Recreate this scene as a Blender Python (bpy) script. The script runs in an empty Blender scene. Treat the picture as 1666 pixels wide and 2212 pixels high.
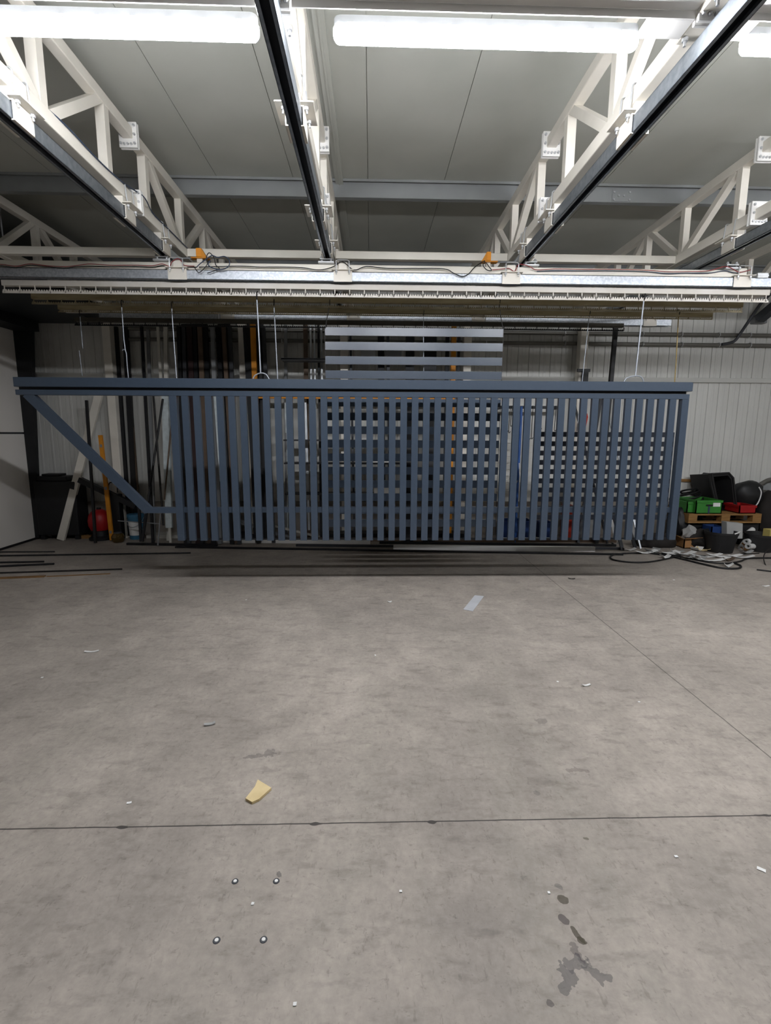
import bpy, bmesh, math, random
from mathutils import Vector, Matrix
random.seed(7)
C = bpy.context.scene.collection
PI = math.pi

# ------------------------------------------------------------------ camera model (full frame 1666 x 2212)
FPX, CX, CY, EYE = 1070.0, 833.0, 1106.0, 1.5
_d = Vector((802 - CX, 937 - CY, FPX)).normalized()          # direction of world +Y in camera axes (x right, y down, z forward)
_u = Vector((0, -1, 0)); _u = (_u - _d * _u.dot(_d)).normalized()
_x = _d.cross(_u)
if _x.x < 0: _x = -_x
def ray(px, py):
    c = Vector(((px - CX) / FPX, (py - CY) / FPX, 1))
    return Vector((_x.dot(c), _d.dot(c), _u.dot(c)))
def P(px, py, Y):
    r = ray(px, py); return Vector((r.x * Y / r.y, Y, EYE + r.z * Y / r.y))
def G(px, py, z=0.0):
    r = ray(px, py); k = (z - EYE) / r.z; return Vector((r.x * k, r.y * k, z))

# ------------------------------------------------------------------ mesh builder
class MB:
    def __init__(s): s.v = []; s.f = []; s.sm = []
    def add(s, vs, fs, smooth=False):
        o = len(s.v); s.v += [Vector(v) for v in vs]
        for f in fs: s.f.append([i + o for i in f]); s.sm.append(smooth)
        return s
    def box(s, a, b, ch=0.0):
        (x0, y0, z0), (x1, y1, z1) = a, b
        x0, x1 = min(x0, x1), max(x0, x1); y0, y1 = min(y0, y1), max(y0, y1); z0, z1 = min(z0, z1), max(z0, z1)
        if ch <= 0:
            return s.add([(x0,y0,z0),(x1,y0,z0),(x1,y1,z0),(x0,y1,z0),(x0,y0,z1),(x1,y0,z1),(x1,y1,z1),(x0,y1,z1)],
                         [(0,3,2,1),(4,5,6,7),(0,1,5,4),(1,2,6,5),(2,3,7,6),(3,0,4,7)])
        bm = bmesh.new(); bmesh.ops.create_cube(bm, size=1)
        for v in bm.verts: v.co = Vector(((x0+x1)/2 + v.co.x*(x1-x0), (y0+y1)/2 + v.co.y*(y1-y0), (z0+z1)/2 + v.co.z*(z1-z0)))
        bmesh.ops.bevel(bm, geom=bm.edges[:], offset=ch, segments=2, profile=.5, affect='EDGES')
        return s.bm(bm)
    def bm(s, bm, smooth=False, mtx=None):
        bm.verts.index_update()
        vs = [(mtx @ v.co) if mtx else v.co.copy() for v in bm.verts]
        s.add(vs, [[v.index for v in f.verts] for f in bm.faces], smooth); bm.free(); return s
    def frame(s, p, q, up=None):
        p, q = Vector(p), Vector(q); t = (q - p).normalized()
        u = Vector(up) if up is not None else (Vector((0, 0, 1)) if abs(t.z) < .9 else Vector((0, 1, 0)))
        a = t.cross(u)
        if a.length < 1e-6: a = t.cross(Vector((1, 0, 0)))
        a.normalize(); b = a.cross(t).normalized()
        return p, q, a, b
    def bar(s, p, q, w, h, up=None):                       # rectangular bar from p to q: w across, h along 'up'
        p, q, a, b = s.frame(p, q, up); a *= w / 2; b *= h / 2
        vs = [p-a-b, p+a-b, p+a+b, p-a+b, q-a-b, q+a-b, q+a+b, q-a+b]
        return s.add(vs, [(0,3,2,1),(4,5,6,7),(0,1,5,4),(1,2,6,5),(2,3,7,6),(3,0,4,7)])
    def tube(s, pts, r, n=8, closed=False, cap=True):
        pts = [Vector(p) for p in pts]; m = len(pts); rings = []; prev = None
        rs = r if isinstance(r, (list, tuple)) else [r] * m
        for i, p in enumerate(pts):
            if closed: t = (pts[(i+1) % m] - pts[i-1]).normalized()
            else: t = (pts[min(i+1, m-1)] - pts[max(i-1, 0)]).normalized()
            if prev is None:
                u = Vector((0, 0, 1)) if abs(t.z) < .9 else Vector((1, 0, 0))
                a = t.cross(u).normalized()
            else:
                a = (prev - t * prev.dot(t)).normalized()
            prev = a; b = t.cross(a)
            rings.append([p + (a * math.cos(2*PI*k/n) + b * math.sin(2*PI*k/n)) * rs[i] for k in range(n)])
        vs = [v for g in rings for v in g]; fs = []
        for i in range(m if closed else m - 1):
            j = (i + 1) % m
            for k in range(n): fs.append((i*n+k, i*n+(k+1) % n, j*n+(k+1) % n, j*n+k))
        s.add(vs, fs, True)
        if cap and not closed:
            s.add(rings[0], [list(range(n))[::-1]]); s.add(rings[-1], [list(range(n))])
        return s
    def cyl(s, p, q, r, n=12, r2=None): return s.tube([p, q], [r, r if r2 is None else r2], n)
    def prism(s, poly, vec):                               # polygon (3D points) swept by vec
        poly = [Vector(p) for p in poly]; n = len(poly); vec = Vector(vec)
        vs = poly + [p + vec for p in poly]
        fs = [list(range(n))[::-1], list(range(n, 2*n))] + [(i, (i+1) % n, n+(i+1) % n, n+i) for i in range(n)]
        return s.add(vs, fs)
    def lathe(s, c, prof, n=24, axis=(0,0,1)):             # prof: list of (r, h)
        c = Vector(c); ax = Vector(axis).normalized()
        a = ax.orthogonal().normalized(); b = ax.cross(a); vs = []; fs = []
        for r, h in prof:
            for k in range(n): vs.append(c + ax*h + (a*math.cos(2*PI*k/n) + b*math.sin(2*PI*k/n)) * r)
        for i in range(len(prof) - 1):
            for k in range(n): fs.append((i*n+k, i*n+(k+1) % n, (i+1)*n+(k+1) % n, (i+1)*n+k))
        return s.add(vs, fs, True)
    def blob(s, c, rad, seed=0, amp=.15, sub=3, flat=None):
        bm = bmesh.new(); bmesh.ops.create_icosphere(bm, subdivisions=sub, radius=1)
        from mathutils import noise
        for v in bm.verts:
            k = 1 + amp * noise.noise(v.co * 1.7 + Vector((seed*3.1, seed*1.7, seed))) + amp*.5*noise.noise(v.co*4 + Vector((seed, 5, 2)))
            p = Vector((v.co.x*rad[0], v.co.y*rad[1], v.co.z*rad[2])) * k + Vector(c)
            if flat is not None: p.z = max(p.z, flat)
            v.co = p
        return s.bm(bm, True)
    def build(s, name, mat, parent=None, **kw):
        me = bpy.data.meshes.new(name)
        root = parent
        while root is not None and root.parent is not None: root = root.parent
        if root is not None: off = root.location.copy()
        else:
            xs = [v.x for v in s.v]; ys = [v.y for v in s.v]; zs = [v.z for v in s.v]
            off = Vector(((min(xs)+max(xs))/2, (min(ys)+max(ys))/2, min(zs)))
        me.from_pydata([v - off for v in s.v], [], s.f)
        me.polygons.foreach_set('use_smooth', s.sm)
        me.materials.append(mat); me.update()
        bm = bmesh.new(); bm.from_mesh(me); bmesh.ops.recalc_face_normals(bm, faces=bm.faces); bm.to_mesh(me); bm.free()
        if any(s.sm): me.set_sharp_from_angle(angle=math.radians(40))
        o = bpy.data.objects.new(name, me); C.objects.link(o)
        if parent is not None: o.parent = parent
        else: o.location = off
        for k, v in kw.items(): o[k] = v
        return o
def thing(name, label, cat, loc, group=None):
    o = bpy.data.objects.new(name, None); C.objects.link(o); o.location = loc; o.empty_display_size = .1
    o['label'] = label; o['category'] = cat
    if group: o['group'] = group
    return o
def solo(mb, name, mat, label, cat, group=None):
    o = mb.build(name, mat); o['label'] = label; o['category'] = cat
    if group: o['group'] = group
    return o
def dup(root, loc, label, group=None):
    r = root.copy(); C.objects.link(r); r.location = loc; r['label'] = label
    if group: r['group'] = group
    for ch in list(root.children):
        c = ch.copy(); C.objects.link(c); c.parent = r
        for g in list(ch.children):
            d = g.copy(); C.objects.link(d); d.parent = c
    return r
def smooth(pts, k=6):
    pts = [Vector(p) for p in pts]; out = []
    for i in range(len(pts) - 1):
        a, b, c, d = pts[max(i-1, 0)], pts[i], pts[i+1], pts[min(i+2, len(pts)-1)]
        for j in range(k):
            t = j / k
            out.append(.5*((2*b) + (c-a)*t + (2*a-5*b+4*c-d)*t*t + (3*b-a-3*c+d)*t**3))
    return out + [pts[-1]]

# ------------------------------------------------------------------ materials
def lin(c):
    return tuple(((x/255)/12.92 if x/255 <= .04045 else ((x/255+.055)/1.055)**2.4) for x in c) + (1,)
MATS = {}
def mat(name, col, rough=.5, metal=0.0, var=.08, scale=6.0, bump=0.0, spec=.4, col2=None, stretch=None, kind='noise', detail=4):
    m = bpy.data.materials.new(name); m.use_nodes = True; nt = m.node_tree; N = nt.nodes; L = nt.links
    b = N['Principled BSDF']; b.inputs['Roughness'].default_value = rough; b.inputs['Metallic'].default_value = metal
    b.inputs['Specular IOR Level'].default_value = spec
    c1 = lin(col)
    if col2 is None:
        c2 = tuple(min(1, x*(1+var)) for x in c1[:3]) + (1,); c1 = tuple(x*(1-var) for x in c1[:3]) + (1,)
    else: c2 = lin(col2)
    tc = N.new('ShaderNodeTexCoord'); mp = N.new('ShaderNodeMapping'); L.new(tc.outputs['Object'], mp.inputs[0])
    if stretch: mp.inputs['Scale'].default_value = stretch
    if kind == 'voronoi':
        t = N.new('ShaderNodeTexVoronoi'); t.inputs['Scale'].default_value = scale; out = t.outputs['Color']
        sep = N.new('ShaderNodeSeparateColor'); L.new(mp.outputs[0], t.inputs['Vector']); L.new(out, sep.inputs[0]); out = sep.outputs[0]
    else:
        t = N.new('ShaderNodeTexNoise'); t.inputs['Scale'].default_value = scale; t.inputs['Detail'].default_value = detail
        L.new(mp.outputs[0], t.inputs['Vector']); out = t.outputs['Fac']
    r = N.new('ShaderNodeValToRGB'); r.color_ramp.elements[0].position = .3; r.color_ramp.elements[1].position = .7
    r.color_ramp.elements[0].color = c1; r.color_ramp.elements[1].color = c2
    L.new(out, r.inputs[0]); L.new(r.outputs[0], b.inputs['Base Color'])
    if bump:
        bp = N.new('ShaderNodeBump'); bp.inputs['Strength'].default_value = bump; bp.inputs['Distance'].default_value = .01
        L.new(out, bp.inputs['Height']); L.new(bp.outputs[0], b.inputs['Normal'])
    return m
M = dict(
    cream=mat('cream_paint', (224, 219, 208), .45, var=.05, scale=5),
    white=mat('white_paint', (232, 231, 228), .45, var=.03),
    galv=mat('galvanised_steel', (176, 182, 190), .42, .6, col2=(196, 201, 207), scale=70, kind='voronoi'),
    track=mat('track_steel', (150, 158, 166), .38, .8, col2=(178, 184, 190), scale=30),
    slot=mat('track_slot', (16, 18, 24), .5, .3),
    steel=mat('zinc_bolt', (196, 198, 200), .35, .45),
    rod=mat('bright_rod', (166, 172, 180), .5, .6),
    brass=mat('yellow_zinc', (150, 130, 84), .4, .7),
    darkrod=mat('dark_rod', (48, 46, 46), .5, .6),
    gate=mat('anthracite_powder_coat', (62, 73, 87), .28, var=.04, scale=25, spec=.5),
    tan=mat('stained_bar', (132, 118, 84), .6, col2=(168, 156, 124), scale=3, stretch=(1, 6, 6)),
    tanlight=mat('pale_bar', (196, 190, 178), .55, col2=(210, 206, 200), scale=2),
    rack=mat('stained_rack', (178, 168, 140), .6, col2=(120, 108, 80), scale=5),
    black=mat('black_steel', (24, 25, 28), .5, var=.2),
    blackplastic=mat('black_plastic', (33, 33, 34), .5, var=.2, bump=.05),
    rubber=mat('black_cable', (16, 16, 18), .55),
    redcable=mat('red_cable', (128, 44, 46), .5),
    bluecable=mat('blue_cable', (52, 66, 88), .5),
    orange=mat('orange_paint', (222, 142, 28), .5, var=.06),
    orangeold=mat('worn_orange_paint', (206, 134, 30), .55, var=.15),
    red=mat('red_plastic', (158, 24, 27), .45),
    redcloth=mat('red_cloth', (176, 52, 36), .8),
    green=mat('green_plastic', (58, 132, 52), .5, var=.08),
    blue=mat('blue_plastic', (34, 62, 116), .5),
    bluepole=mat('blue_pole', (44, 86, 152), .45),
    wood=mat('pale_wood', (160, 122, 72), .65, col2=(132, 96, 54), scale=4, stretch=(2, 14, 14)),
    palewood=mat('cut_wood', (226, 206, 160), .7, col2=(206, 184, 136), scale=9),
    oldwood=mat('old_wood', (140, 104, 62), .7, col2=(104, 78, 48), scale=5, stretch=(1, 10, 10)),
    card=mat('cardboard', (166, 122, 78), .8, var=.1),
    paper=mat('white_paper', (228, 228, 226), .7),
    greypaper=mat('grey_paper', (160, 160, 158), .7),
    tape=mat('silver_tape', (186, 188, 192), .5),
    grey=mat('grey_plastic', (128, 130, 132), .5),
    darkgrey=mat('dark_grey_steel', (66, 68, 72), .5, .3),
    pipe=mat('wall_pipe_grey', (112, 110, 104), .5, .3),
    conc=mat('plinth_concrete', (150, 143, 134), .8, var=.12, scale=3, bump=.1),
    partition=mat('partition_panel', (232, 228, 222), .5, var=.03, scale=1),
    seam=mat('dark_seam', (58, 60, 62), .6),
    alu=mat('mill_aluminium', (176, 180, 184), .4, .6),
    film=mat('wrapping_film', (196, 206, 208), .35, var=.12, scale=18, bump=.2),
    brown=mat('brown_sheet', (92, 76, 62), .6, var=.15),
    offwhite=mat('primed_profile', (206, 203, 194), .5, var=.06),
    sack=mat('dark_sack', (34, 30, 28), .8, var=.3, bump=.3),
    bluewhite=mat('bucket_blue', (58, 110, 140), .5),
    yellowbox=mat('yellow_card', (204, 186, 110), .7),
    purlin=mat('purlin_zinc', (150, 153, 153), .5, .3, var=.05),
    shadedcoat=mat('shaded_powder_coat', (36, 41, 52), .45, var=.05),  # panel colour darkened: shade behind the gate put into it
    darktan=mat('dark_stained_bar', (58, 54, 46), .6, col2=(74, 70, 60), scale=3),
    maroon=mat('dark_red_profile', (44, 26, 26), .6),
)
def emis(name, col, s):
    m = bpy.data.materials.new(name); m.use_nodes = True
    b = m.node_tree.nodes['Principled BSDF']; b.inputs['Base Color'].default_value = lin((240, 240, 240))
    b.inputs['Emission Color'].default_value = col; b.inputs['Emission Strength'].default_value = s
    return m
M['lamp'] = emis('lit_diffuser', (.95, .96, 1.0, 1), 95.0)
mg = bpy.data.materials.new('amber_glass'); mg.use_nodes = True
_b = mg.node_tree.nodes['Principled BSDF']; _b.inputs['Base Color'].default_value = lin((150, 120, 60)); _b.inputs['Transmission Weight'].default_value = .8; _b.inputs['Roughness'].default_value = .08
M['glass'] = mg

# ---- floor concrete: mottling, scuffs, sawn joints, oil stains
def floor_material():
    m = bpy.data.materials.new('worn_concrete'); m.use_nodes = True; nt = m.node_tree; N = nt.nodes; L = nt.links
    b = N['Principled BSDF']; b.inputs['Specular IOR Level'].default_value = .3
    geo = N.new('ShaderNodeNewGeometry'); pos = geo.outputs['Position']
    def math_(op, a, c=None, d=None):
        n = N.new('ShaderNodeMath'); n.operation = op
        for i, v in enumerate((a, c, d)):
            if v is None: continue
            if hasattr(v, 'links'): L.new(v, n.inputs[i])
            else: n.inputs[i].default_value = v
        return n.outputs[0]
    def noise(scale, detail=4, rough=.55, stretch=None, rot=0, col=False):
        t = N.new('ShaderNodeTexNoise'); t.noise_dimensions = '2D'; t.inputs['Scale'].default_value = scale; t.inputs['Detail'].default_value = detail; t.inputs['Roughness'].default_value = rough
        if stretch or rot:
            mp = N.new('ShaderNodeMapping'); L.new(pos, mp.inputs[0])
            if stretch: mp.inputs['Scale'].default_value = stretch
            mp.inputs['Rotation'].default_value = (0, 0, rot)
            L.new(mp.outputs[0], t.inputs['Vector'])
        else: L.new(pos, t.inputs['Vector'])
        return t.outputs['Color'] if col else t.outputs['Fac']
    def split(c):
        q = N.new('ShaderNodeSeparateColor'); L.new(c, q.inputs[0]); return q.outputs[0], q.outputs[1]
    def ramp(f, p0, c0, p1, c1):
        r = N.new('ShaderNodeValToRGB'); e = r.color_ramp.elements
        e[0].position = p0; e[0].color = c0; e[1].position = p1; e[1].color = c1; L.new(f, r.inputs[0]); return r.outputs[0]
    def mix(f, a, c, mode='MIX'):
        n = N.new('ShaderNodeMix'); n.data_type = 'RGBA'; n.blend_type = mode
        if hasattr(f, 'links'): L.new(f, n.inputs[0])
        else: n.inputs[0].default_value = f
        for i, v in ((6, a), (7, c)):
            if hasattr(v, 'links'): L.new(v, n.inputs[i])
            else: n.inputs[i].default_value = v
        return n.outputs[2]
    g = lambda v: (v, v, v, 1)
    n1 = noise(.9, 4, .6); n5 = noise(5, 4, .65)
    base = ramp(n1, .3, lin((152, 144, 136)), .72, lin((175, 166, 156)))
    base = mix(.6, base, ramp(n5, .32, g(.76), .7, g(1.12)), 'MULTIPLY')
    base = mix(.5, base, ramp(noise(34, 3, .7), .3, g(.80), .7, g(1.12)), 'MULTIPLY')
    base = mix(.5, base, ramp(noise(6, 4, .65, (1, 2.6, 1), .5), .30, g(.62), .46, g(1.0)), 'MULTIPLY')
    base = mix(.32, base, ramp(noise(15, 3, .75, (3, 1, 1), -.45), .29, g(.45), .38, g(1.0)), 'MULTIPLY')
    base = mix(.32, base, ramp(noise(21, 3, .75, (1.2, 2.2, 1), .7), .29, g(.42), .36, g(1.0)), 'MULTIPLY')
    sep = N.new('ShaderNodeSeparateXYZ'); L.new(pos, sep.inputs[0])
    w1, w2 = split(noise(7, 2, .6, col=True))
    wob = math_('MULTIPLY', math_('SUBTRACT', w1, .5), .005)
    d1 = math_('ABSOLUTE', math_('ADD', math_('SUBTRACT', sep.outputs[1], 1.723), wob))
    d2 = math_('ABSOLUTE', math_('ADD', math_('SUBTRACT', sep.outputs[0], 1.884), wob))
    j1 = math_('LESS_THAN', d1, math_('ADD', .0030, math_('MULTIPLY', math_('MAXIMUM', math_('SUBTRACT', w2, .66), 0), .08)))
    j2 = math_('MULTIPLY', math_('LESS_THAN', d2, .0036), math_('GREATER_THAN', sep.outputs[1], 1.723))
    base = mix(math_('MULTIPLY', j1, .85), base, lin((38, 36, 36)))
    base = mix(math_('MULTIPLY', j2, .62), base, lin((40, 38, 38)))
    # oil stains
    a1, a2 = split(noise(15, 3, .65, col=True)); b1, b2 = split(noise(32, 2, .5, col=True))
    nx = math_('MULTIPLY', math_('SUBTRACT', a1, .5), .09); ny = math_('MULTIPLY', math_('SUBTRACT', a2, .5), .09)
    fx = math_('MULTIPLY', math_('SUBTRACT', b1, .5), .018); fy = math_('MULTIPLY', math_('SUBTRACT', b2, .5), .018)
    PX = {True: math_('ADD', sep.outputs[0], nx), False: math_('ADD', sep.outputs[0], fx)}; PYY = {True: math_('ADD', sep.outputs[1], ny), False: math_('ADD', sep.outputs[1], fy)}
    def stain(px, py, rx, ry, rot, dark, rag, col):
        c = G(px, py)
        cs, sn = math.cos(rot), math.sin(rot); X, Y = PX[rag], PYY[rag]
        # u = (X-cx)*cs/rx + (Y-cy)*sn/rx
        u = math_('ADD', math_('MULTIPLY_ADD', X, cs/rx, -(c.x*cs + c.y*sn)/rx), math_('MULTIPLY', Y, sn/rx)) if abs(sn) > 1e-6 else math_('MULTIPLY_ADD', X, 1/rx, -c.x/rx)
        v = math_('ADD', math_('MULTIPLY_ADD', X, -sn/ry, -(c.y*cs - c.x*sn)/ry), math_('MULTIPLY', Y, cs/ry)) if abs(sn) > 1e-6 else math_('MULTIPLY_ADD', Y, 1/ry, -c.y/ry)
        q = math_('MULTIPLY_ADD', u, u, math_('MULTIPLY', v, v))
        return math_('MULTIPLY', math_('LESS_THAN', q, 1.0), dark), col
    gy = lin((84, 82, 82)); ol = lin((62, 56, 40)); pu = lin((66, 58, 60))
    for a in ((1220, 2112, .020, .040, .0, .62, True, gy), (1246, 2086, .045, .016, .5, .58, True, gy), (1290, 2108, .055, .017, -.45, .6, True, gy), (1266, 2080, .022, .014, -.8, .5, True, gy),
              (1216, 1944, .016, .017, 0, .75, False, ol), (1219, 1986, .015, .018, .3, .7, False, pu), (1248, 2020, .010, .030, .45, .78, False, ol), (1257, 2033, .014, .011, 0, .78, False, ol),
              (1207, 1915, .010, .012, .4, .45, False, gy), (1246, 2054, .014, .028, .35, .45, True, pu), (1267, 1811, .008, .007, 0, .55, False, ol),
              (1160, 1713, .016, .012, -.6, .35, False, gy), (1187, 2167, .009, .010, 0, .6, False, pu), (562, 1631, .080, .018, .2, .42, True, gy), (603, 1889, .008, .010, 0, .6, False, gy),
              (1170, 1558, .035, .025, 0, .35, True, gy), (1250, 1665, .05, .02, .0, .3, True, pu)):
        f, col = stain(*a); base = mix(f, base, col)
    L.new(base, b.inputs['Base Color'])
    L.new(ramp(n5, .3, g(.52), .7, g(.72)), b.inputs['Roughness'])
    return m
M['floor'] = floor_material()
def roof_material():
    m = bpy.data.materials.new('roof_panel'); m.use_nodes = True; nt = m.node_tree; N = nt.nodes; L = nt.links
    b = N['Principled BSDF']; b.inputs['Roughness'].default_value = .55; b.inputs['Specular IOR Level'].default_value = .3
    geo = N.new('ShaderNodeNewGeometry'); t = N.new('ShaderNodeTexNoise'); t.inputs['Scale'].default_value = 1.2; t.inputs['Detail'].default_value = 5
    L.new(geo.outputs['Position'], t.inputs['Vector'])
    r = N.new('ShaderNodeValToRGB'); r.color_ramp.elements[0].color = lin((176, 178, 170)); r.color_ramp.elements[1].color = lin((188, 189, 181))
    r.color_ramp.elements[0].position = .35; r.color_ramp.elements[1].position = .65
    L.new(t.outputs['Fac'], r.inputs[0]); L.new(r.outputs[0], b.inputs['Base Color'])
    return m
M['roof'] = roof_material()
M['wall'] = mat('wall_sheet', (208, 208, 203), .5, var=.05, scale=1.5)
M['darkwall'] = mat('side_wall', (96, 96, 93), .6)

# ------------------------------------------------------------------ the setting
def struct(mb, name, m):
    o = mb.build(name, m); o['kind'] = 'structure'; return o
XL, XR, YF, YB, ZR = -8.0, 9.0, -9.0, 7.35, 3.83
struct(MB().box((XL, YF, -.1), (XR, YB + .15, 0)), 'floor', M['floor'])
rf = MB(); xs = [-7.9, -6.9, -5.9, -4.9, -3.9, -2.9, -1.42, -.72, -.03, .68, 2.17, 3.2, 4.2, 5.2, 6.2, 7.2, 8.2, 9.1]
for a, c in zip(xs[:-1], xs[1:]): rf.box((a + .0025, YF, ZR), (c - .0025, YB + .15, ZR + .08))
rf.box((XL, YF, ZR + .012), (XR, YB + .15, ZR + .14))
struct(rf, 'ceiling', M['roof'])
w = MB(); pitch = .158; x = XL
poly = []
while x < XR:
    for dx, dy in ((0, 0), (.003, .011), (.009, .011), (.012, 0), (.062, 0), (.068, -.003), (.092, -.003), (.098, 0)): poly.append((x + dx, YB + dy))
    x += pitch
n = len(poly)
w.add([(p[0], p[1], 0) for p in poly] + [(p[0], p[1], ZR) for p in poly], [(i, i+1, n+i+1, n+i) for i in range(n-1)])
w.box((XL, YB + .016, 0), (XR, YB + .15, ZR))
struct(w, 'wall_back', M['wall'])
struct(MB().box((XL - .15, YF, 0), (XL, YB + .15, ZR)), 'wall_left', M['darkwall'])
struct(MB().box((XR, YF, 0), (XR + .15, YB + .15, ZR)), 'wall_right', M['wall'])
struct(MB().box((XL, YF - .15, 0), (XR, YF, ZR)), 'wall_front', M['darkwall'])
struct(MB().box((-4.74, YB - .05, 0), (XR, YB, .5)), 'baseboard_back', M['conc'])
gz = P(1500, 820, YB).z
struct(MB().box((-4.7, YB - .045, gz - .045), (XR, YB, gz + .02), .006), 'trim_1', M['wall'])

# white partition at far left, its rear edge carries a dark post
pt = thing('partition', 'white panelled partition at the left edge with dark rear post', 'partition', (-4.85, 5.0, 0))
MB().box((-4.95, 1.5, .03), (-4.75, 7.0, 1.475)).build('lower_panel', M['partition'], pt)
MB().box((-4.95, 1.5, 1.50), (-4.75, 7.0, 2.83)).build('upper_panel', M['partition'], pt)
MB().box((-4.94, 1.5, 1.475), (-4.765, 7.0, 1.50)).build('seam_strip', M['seam'], pt)
MB().box((-4.96, 1.5, 0), (-4.745, 7.0, .03)).build('base_rail', M['black'], pt)
MB().prism([P(8, 690, 7.0), P(66, 690, 7.0), P(70, 845, 7.0), P(84, 1162, 7.0), (-4.8, 7.0, 0.0), (-4.8, 7.0, 2.9)], (0, .07, 0)).build('rear_post', M['black'], pt)
MB().box((-5.3, 1.5, 2.83), (-4.45, 7.07, 3.3)).build('shade_block', M['black'], pt)  # black block added to keep light out of the upper corner

hd = thing('duct', 'black light-blocking box added in the upper left corner above the partition', 'duct', (-4.3, 6.4, 2.95))  # box added to block ceiling light from the upper left wall
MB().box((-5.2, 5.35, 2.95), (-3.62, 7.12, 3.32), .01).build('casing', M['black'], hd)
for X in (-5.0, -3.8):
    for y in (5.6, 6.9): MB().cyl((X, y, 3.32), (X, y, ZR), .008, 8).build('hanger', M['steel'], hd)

# ------------------------------------------------------------------ roof trusses
TX = [-3.5, -1.772, -.376, 1.347, 2.99, 4.62]
BC0, BC1, TC0, TC1, CW = 3.14, 3.222, 3.615, 3.69, .072
def make_truss(name, label, X):
    t = thing(name, label, 'truss', (X, 0, BC0), 'white lattice roof trusses')
    h = CW / 2
    MB().box((X-h, -4, BC0), (X+h, 7.08, BC1), .006).build('bottom_chord', M['cream'], t)
    MB().box((X-h, -4, TC0), (X+h, 7.30, TC1), .006).build('top_chord', M['cream'], t)
    ys = [-2.3, -1.6, -.9, -.2, .35, 1.03, 1.70, 2.38, 3.03, 3.71, 4.30, 5.03, 5.68, 6.35, 6.95]
    for y in ys:
        MB().box((X-.03, y-.06, BC1), (X+.03, y, TC0)).build('upright', M['cream'], t)
    diag = [(1.73, 'up', 2.32), (2.41, 'dn', 2.97), (3.06, 'up', 3.62), (4.33, 'dn', 4.96), (5.06, 'up', 5.60), (5.71, 'dn', 6.28), (6.38, 'up', 6.88), (.38, 'up', .96), (1.06, 'dn', 1.62)]
    for y0, k, y1 in diag:
        a, c = (BC1 - .015, TC0 + .015) if k == 'up' else (TC0 + .015, BC1 - .015)
        MB().bar((X, y0, a), (X, y1, c), .055, .055, (1, 0, 0)).build('diagonal', M['cream'], t)
    for y, zc in ((4.06, (TC0+TC1)/2 - .01), (4.06, (BC0+BC1)/2 + .01), (2.2, (BC0+BC1)/2)):
        hh = .085 if y > 3 else .075
        pl = MB().box((X-h-.03, y-.022, zc-hh), (X+h+.03, y-.004, zc+hh), .004).box((X-h-.03, y+.004, zc-hh), (X+h+.03, y+.022, zc+hh), .004).build('splice_plate', M['white'], t)
        for sx in (-1, 1):
            for k in (-1, 0, 1):
                MB().cyl((X+sx*(h+.014), y-.034, zc+k*hh*.7), (X+sx*(h+.014), y+.034, zc+k*hh*.7), .009, 6).build('bolt', M['steel'], pl)
        for k in (-.5, 0, .5):
            MB().cyl((X+k*.05, y-.034, zc-hh*.75), (X+k*.05, y+.034, zc-hh*.75), .008, 6).build('bolt', M['steel'], pl)
    # node box round the bottom chord where the front tie beam meets it
    b = MB().box((X-.062, 2.06, BC0-.012), (X+.062, 2.34, BC0), .003)
    for sx in (-1, 1):
        x0 = X + sx*.056
        b.prism([(x0, 2.06, BC0-.01), (x0, 2.34, BC0-.01), (x0, 2.34, BC0+.06), (x0, 2.28, BC0+.13), (x0, 2.12, BC0+.13), (x0, 2.06, BC0+.06)], (sx*.008, 0, 0))
    nb = b.build('node_plate', M['cream'], t)
    for sx in (-1, 1):
        for y in (2.10, 2.30):
            MB().cyl((X+sx*.045, y, BC0-.045), (X+sx*.045, y, BC0-.01), .006, 8).cyl((X+sx*.045, y, BC0-.026), (X+sx*.045, y, BC0-.012), .012, 6).build('bolt', M['steel'], nb)
    return t
TL = ['white lattice roof truss at far left beside the partition', 'white roof truss with a dark cable along its bottom chord, left of the centre one',
      'white roof truss nearest the middle of the ceiling', 'white roof truss right of the middle, its track ending at the right orange sensor',
      'white roof truss at the right edge with a track below', 'white roof truss beyond the right edge of the ceiling']
truss0 = make_truss('roof_truss', TL[1], TX[1])
for k in (0, 2, 3, 4, 5): dup(truss0, (TX[k], 0, BC0), TL[k])
# cable lying along the second truss
cb = MB().tube(smooth([(TX[1]+.0, y, BC1+.006+.004*math.sin(y*9)) for y in [0, .8, 1.6, 2.2, 2.6, 2.9]] + [(TX[1]+.042, y, BC1+.012*math.sin(y*5)-.004) for y in [3.15, 3.5, 3.8]] + [(TX[1]+.046, 4.02, BC1+.03), (TX[1]+.07, 4.1, BC1+.02)] + [(TX[1]+.044, y, BC1-.006) for y in [4.3, 4.6, 5.0, 5.3]], 5), .0045, 6)
solo(cb, 'cable', M['bluecable'], 'dark blue cable running along the bottom chord of the left truss', 'cable')

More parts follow.
